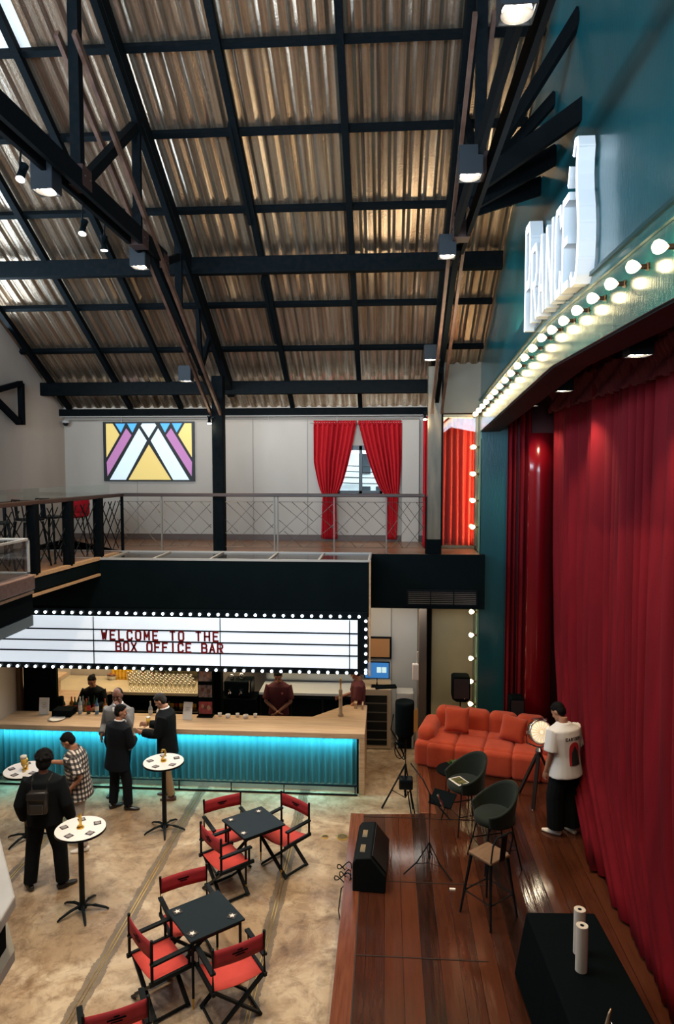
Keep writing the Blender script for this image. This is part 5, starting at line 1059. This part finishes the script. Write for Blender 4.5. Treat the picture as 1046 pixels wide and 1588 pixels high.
# ------------------------------------------------------------------ stage curtains
def edge(z): 
    P_ = [(.52, 9.25), (1.0, 10.0), (1.6, 10.9), (2.6, 11.4), (4.0, 11.8), (7.2, 12.45)]
    for (a, ya), (b_, yb) in zip(P_, P_[1:]):
        if z <= b_: return lerp(ya, yb, max(0, (z - a) / (b_ - a)))
    return 12.45
def main_c(u, v):
    z = lerp(.53, 7.15, v); y = lerp(3.0, edge(z), u); ph = u * 2 * PI * 34 + 2.2 * math.sin(u * 21) + 1.3 * math.sin(u * 57) + .45 * math.sin(v * 2.4 + u * 13)
    return (lerp(2.66, 2.92, v) + (.062 + .02 * (1 - v)) * (.65 + .35 * math.sin(u * 37)) * math.sin(ph) + .03 * math.sin(u * 47 + v * 2), y + .02 * math.cos(ph), z)
t = thing('stage_curtain', 'huge deep red pleated stage curtain hanging behind the proscenium', 'curtain', (0, 0, 0))
bm = B(); curtain(bm, main_c, 560, 30, .01); obj('cloth', bm, redfab, t, smooth=True)
bm = B()
def val(u, v): y = lerp(3.0, 12.3, u); ph = u * 2 * PI * 90; return (2.80 + .022 * math.sin(ph + v * 2) + .025 * math.sin(v * PI * 3 + u * 60) + .03 * (1 - abs(2 * v - 1)), y, lerp(6.42, 6.82, v) + .015 * math.sin(u * 200))
curtain(bm, val, 560, 10, .008); obj('ruffled_valance', bm, M('dark_red_ruffle', (.12, .008, .012), .85), t, smooth=True)
t = thing('stage_wing_curtain', 'narrow folded red wing curtains beside the teal pier at the stage far end', 'curtain', (0, 0, 0))
for x0, x1, y in ((2.18, 2.34, 12.80), (2.36, 2.56, 12.65)):
    bm = B(); curtain(bm, lambda u, v: (lerp(x0, x1, u), y + .05 * math.sin(u * 2 * PI * 2), lerp(.52, 7.1, v)), 24, 10, .01); obj('cloth', bm, redfab, t, smooth=True)
bm = B(); curtain(bm, lambda u, v: (2.50 + .48 * u, 12.50 + .18 * (u - .2) ** 2 - .10 * math.sin(PI * u), lerp(.52, 6.08, v)), 20, 8, .012); obj('glossy_board', bm, redpanel, None, smooth=True, label='glossy red curved board with a vertical highlight at the far end of the stage', cat='board')
bm = B(); box(bm, (2.9, 7.5, 7.28), (1.4, 11, .08)); struct('ceiling_stage_loft', bm, M('dark_loft', (.03, .012, .012), .8))
# ------------------------------------------------------------------ fixtures: downlights
shell = M('downlight_housing', (.010, .014, .018), .5, spec=.2); inner = M('reflector_inner', (.45, .43, .40), .3)
def downlight(label, loc, power, tgt=None, s=.19, h=.24, col=WARM, spot=95):
    t = thing('downlight', label, 'ceiling lamp', loc)
    bm = B()
    for a, b_, c, d in ((-s / 2, 0, .012, s), (s / 2, 0, .012, s), (0, -s / 2, s, .012), (0, s / 2, s, .012)): box(bm, (a, b_, h / 2), (c, d, h))
    box(bm, (0, 0, h - .01), (s, s, .02)); obj('housing', bm, shell, t)
    bm = B(); tube(bm, [(0, 0, .0), (0, 0, .04)], [s * .47, s * .44], 24, cap=False); bmesh.ops.solidify(bm, geom=bm.faces[:], thickness=.004); obj('reflector', bm, inner, t, smooth=True)
    bm = B(); lathe(bm, [(s * .43, .012), (s * .43, .03)], seg=24); obj('lamp_face', bm, lampface, t)
    if power: light('downlight_beam', 'SPOT', (loc[0], loc[1], loc[2] - .03), power, col, tgt or (loc[0], loc[1], 0), spot=spot, rad=.03)
    return t
for y, lab, pw in ((6.35, 'black square downlight on the left truss, the nearest and largest', 420), (8.78, 'black square downlight on the left truss, second along', 520)): downlight(lab, (-3.12, y, 8.0), pw)
downlight('black square downlight on the left truss, farthest, above the black post', (-3.22, 11.1, 6.86), 160)
for y, z, lab, pw in ((4.1, 8.0, 'black square downlight at the top edge beside the teal wall, brightest and nearest', 300), (6.3, 8.0, 'black square downlight on the right truss where the boards fan out', 300), (8.6, 8.0, 'black square downlight on the right truss, third along', 300), (11.75, 7.25, 'black square downlight on the right truss above the olive post', 90)): downlight(lab, (.71, y, z), pw)
for k, (y, z) in enumerate(((5.85, 7.92), (7.05, 7.86), (7.6, 7.86))):
    t = thing('spot_lamp', 'small black cylindrical spot lamp under the left truss, ' + ('tilted and farthest left', 'middle one', 'rightmost, pointing straight down')[k], 'spot lamp', (-3.1, y, z)); tl = (R((-25, -20, 0)[k]), 0, 0)
    bm = B(); cyl(bm, (0, 0, 0), (0, 0, .15), .042, 14); xf(bm, rot=tl); obj('housing', bm, blackmatt, t)
    bm = B(); lathe(bm, [(.036, -.004), (.036, .004)]); xf(bm, rot=tl); obj('lamp_face', bm, lampface, t)
    bm = B(); cyl(bm, (0, 0, .13), (0, .03, .3), .010, 6); obj('arm', bm, black, t)
for lab, loc in (('small glowing spot lamp at the foot of the truss by the tall black post', (-3.12, 12.15, 6.24)), ('small spot lamp at the top of the olive post', (.66, 12.22, 6.30))):
    t = thing('spot_lamp', lab, 'spot lamp', loc); bm = B(); cyl(bm, (0, 0, .02), (0, 0, .14), .045, 12); obj('housing', bm, blackmatt, t); bm = B(); box(bm, (.03, .06, .12), (.10, .12, .02)); obj('bracket', bm, black, t)
    bm = B(); ell(bm, (0, 0, .012), (.036, .036, .02)); obj('lamp_face', bm, lampface, t)
    light('spot_glow', 'POINT', (loc[0], loc[1] - .05, loc[2] - .06), 5, WARM, rad=.04)
for k, (x, y, pw) in enumerate(((2.28, 6.6, 110), (2.36, 9.6, 120), (2.40, 11.9, 90))):
    downlight('black square downlight under the proscenium soffit, %s' % ('nearest and largest', 'second one', 'farthest and smallest')[k], (x, y, 6.50), pw, (x + .35, y, 0), .2, .16, spot=100)
light('stage_near_fill_spot', 'SPOT', (2.35, 3.8, 6.5), 60, WARM, (2.5, 3.8, 0), spot=110)  # assumed further soffit spot out of view, added without a fitting
# ------------------------------------------------------------------ lit letters on the teal wall
sw = M('letter_white_side', (.78, .80, .82), .35); sl = emis('letter_lit_face', (.86, .93, 1.0), 2.4)
t = thing('wall_sign', 'white raised letters on the teal wall, glowing at the front', 'sign', (0, 0, 0))
def sign_letter(ch, y0, y1, z0, z1):
    bm = glyph(ch, .30, .75 if ch not in "'s" else (.2 if ch == "'" else 1.2), .062, .2)
    for v in bm.verts: v.co = Vector((v.co.x, v.co.z, -v.co.y))
    xs = [v.co.x for v in bm.verts]; ys = [v.co.y for v in bm.verts]; zs = [v.co.z for v in bm.verts]; x0, x1, a0, a1, b0, b1 = min(xs), max(xs), min(ys), max(ys), min(zs), max(zs)
    for v in bm.verts:
        u = (v.co.x - x0) / (x1 - x0); w_ = (v.co.y - a0) / (a1 - a0); d = (v.co.z - b0) / (b1 - b0); v.co = Vector((WX - .02 - .14 * d, lerp(y0, y1, u), lerp(z0, z1, w_)))
    bmesh.ops.recalc_face_normals(bm, faces=bm.faces)
    for f in bm.faces: f.material_index = 1 if f.normal.x < -.8 else 0
    o = obj('letter', bm, sw, t, fixn=False); o.data.materials.append(sl)
for ch, y0, y1, z0, z1 in (('P', 8.22, 7.92, 7.03, 8.19), ('R', 7.87, 7.56, 7.05, 7.85), ('A', 7.52, 7.22, 7.05, 7.85), ('N', 7.17, 6.86, 7.05, 7.86), ('C', 6.80, 6.55, 7.05, 7.86), ('E', 6.52, 6.30, 7.05, 7.86), ("'", 6.36, 6.28, 7.90, 8.08), ('s', 6.23, 5.96, 7.02, 8.24)): sign_letter(ch, y0, y1, z0, z1)
light('sign_glow', 'AREA', (1.42, 6.8, 7.5), 30, COOL, (0, 6.8, 7.5), 2.2, 1.0)
# ------------------------------------------------------------------ rows of warm bulbs
def bulb_at(loc, label, group, first=[None]):
    if first[0] is None:
        t = thing('light_bulb', label, 'bulb', loc, group=group)
        bm = B(); tube(bm, [(0, 0, 0), (-.012, 0, 0), (-.016, 0, 0), (-.055, 0, 0)], [.030, .028, .018, .016], 10); obj('socket', bm, M('bronze_socket', (.09, .05, .03), .35, .7), t)
        bm = B(); tube(bm, [(-.05, 0, 0), (-.065, 0, 0), (-.085, 0, 0), (-.11, 0, 0), (-.13, 0, 0), (-.142, 0, 0)], [.015, .022, .036, .042, .034, .012], 14); obj('globe', bm, bulbon, t, smooth=True); first[0] = t; return t
    return dup(first[0], loc, None, label, group)
def az(y):
    for (ya, a), (yb, b_) in zip(arch, arch[1:]):
        if yb <= y <= ya: return lerp(a, b_, (ya - y) / (ya - yb))
    return 6.2
y = 12.75
while y > 2.2:
    bulb_at((WX - .03, y, az(y) + .29), 'round warm bulb in the long row along the arch over the stage', 'bulbs along the proscenium arch'); y -= .445
for k, z in enumerate((5.85, 5.36, 4.87, 4.38, 3.90)): bulb_at((WX - .03, 12.95, z), 'round warm bulb in the vertical row beside the glazed niche, %s from the top' % ('first', 'second', 'third', 'fourth', 'fifth')[k], 'bulbs beside the niche')
for k, z in enumerate((2.80, 2.36, 1.92, 1.48, 1.05)): bulb_at((WX - .03, 12.95, z), 'round warm bulb in the vertical row on the beige wall edge, %s from the top' % ('first', 'second', 'third', 'fourth', 'fifth')[k], 'bulbs beside the passage')
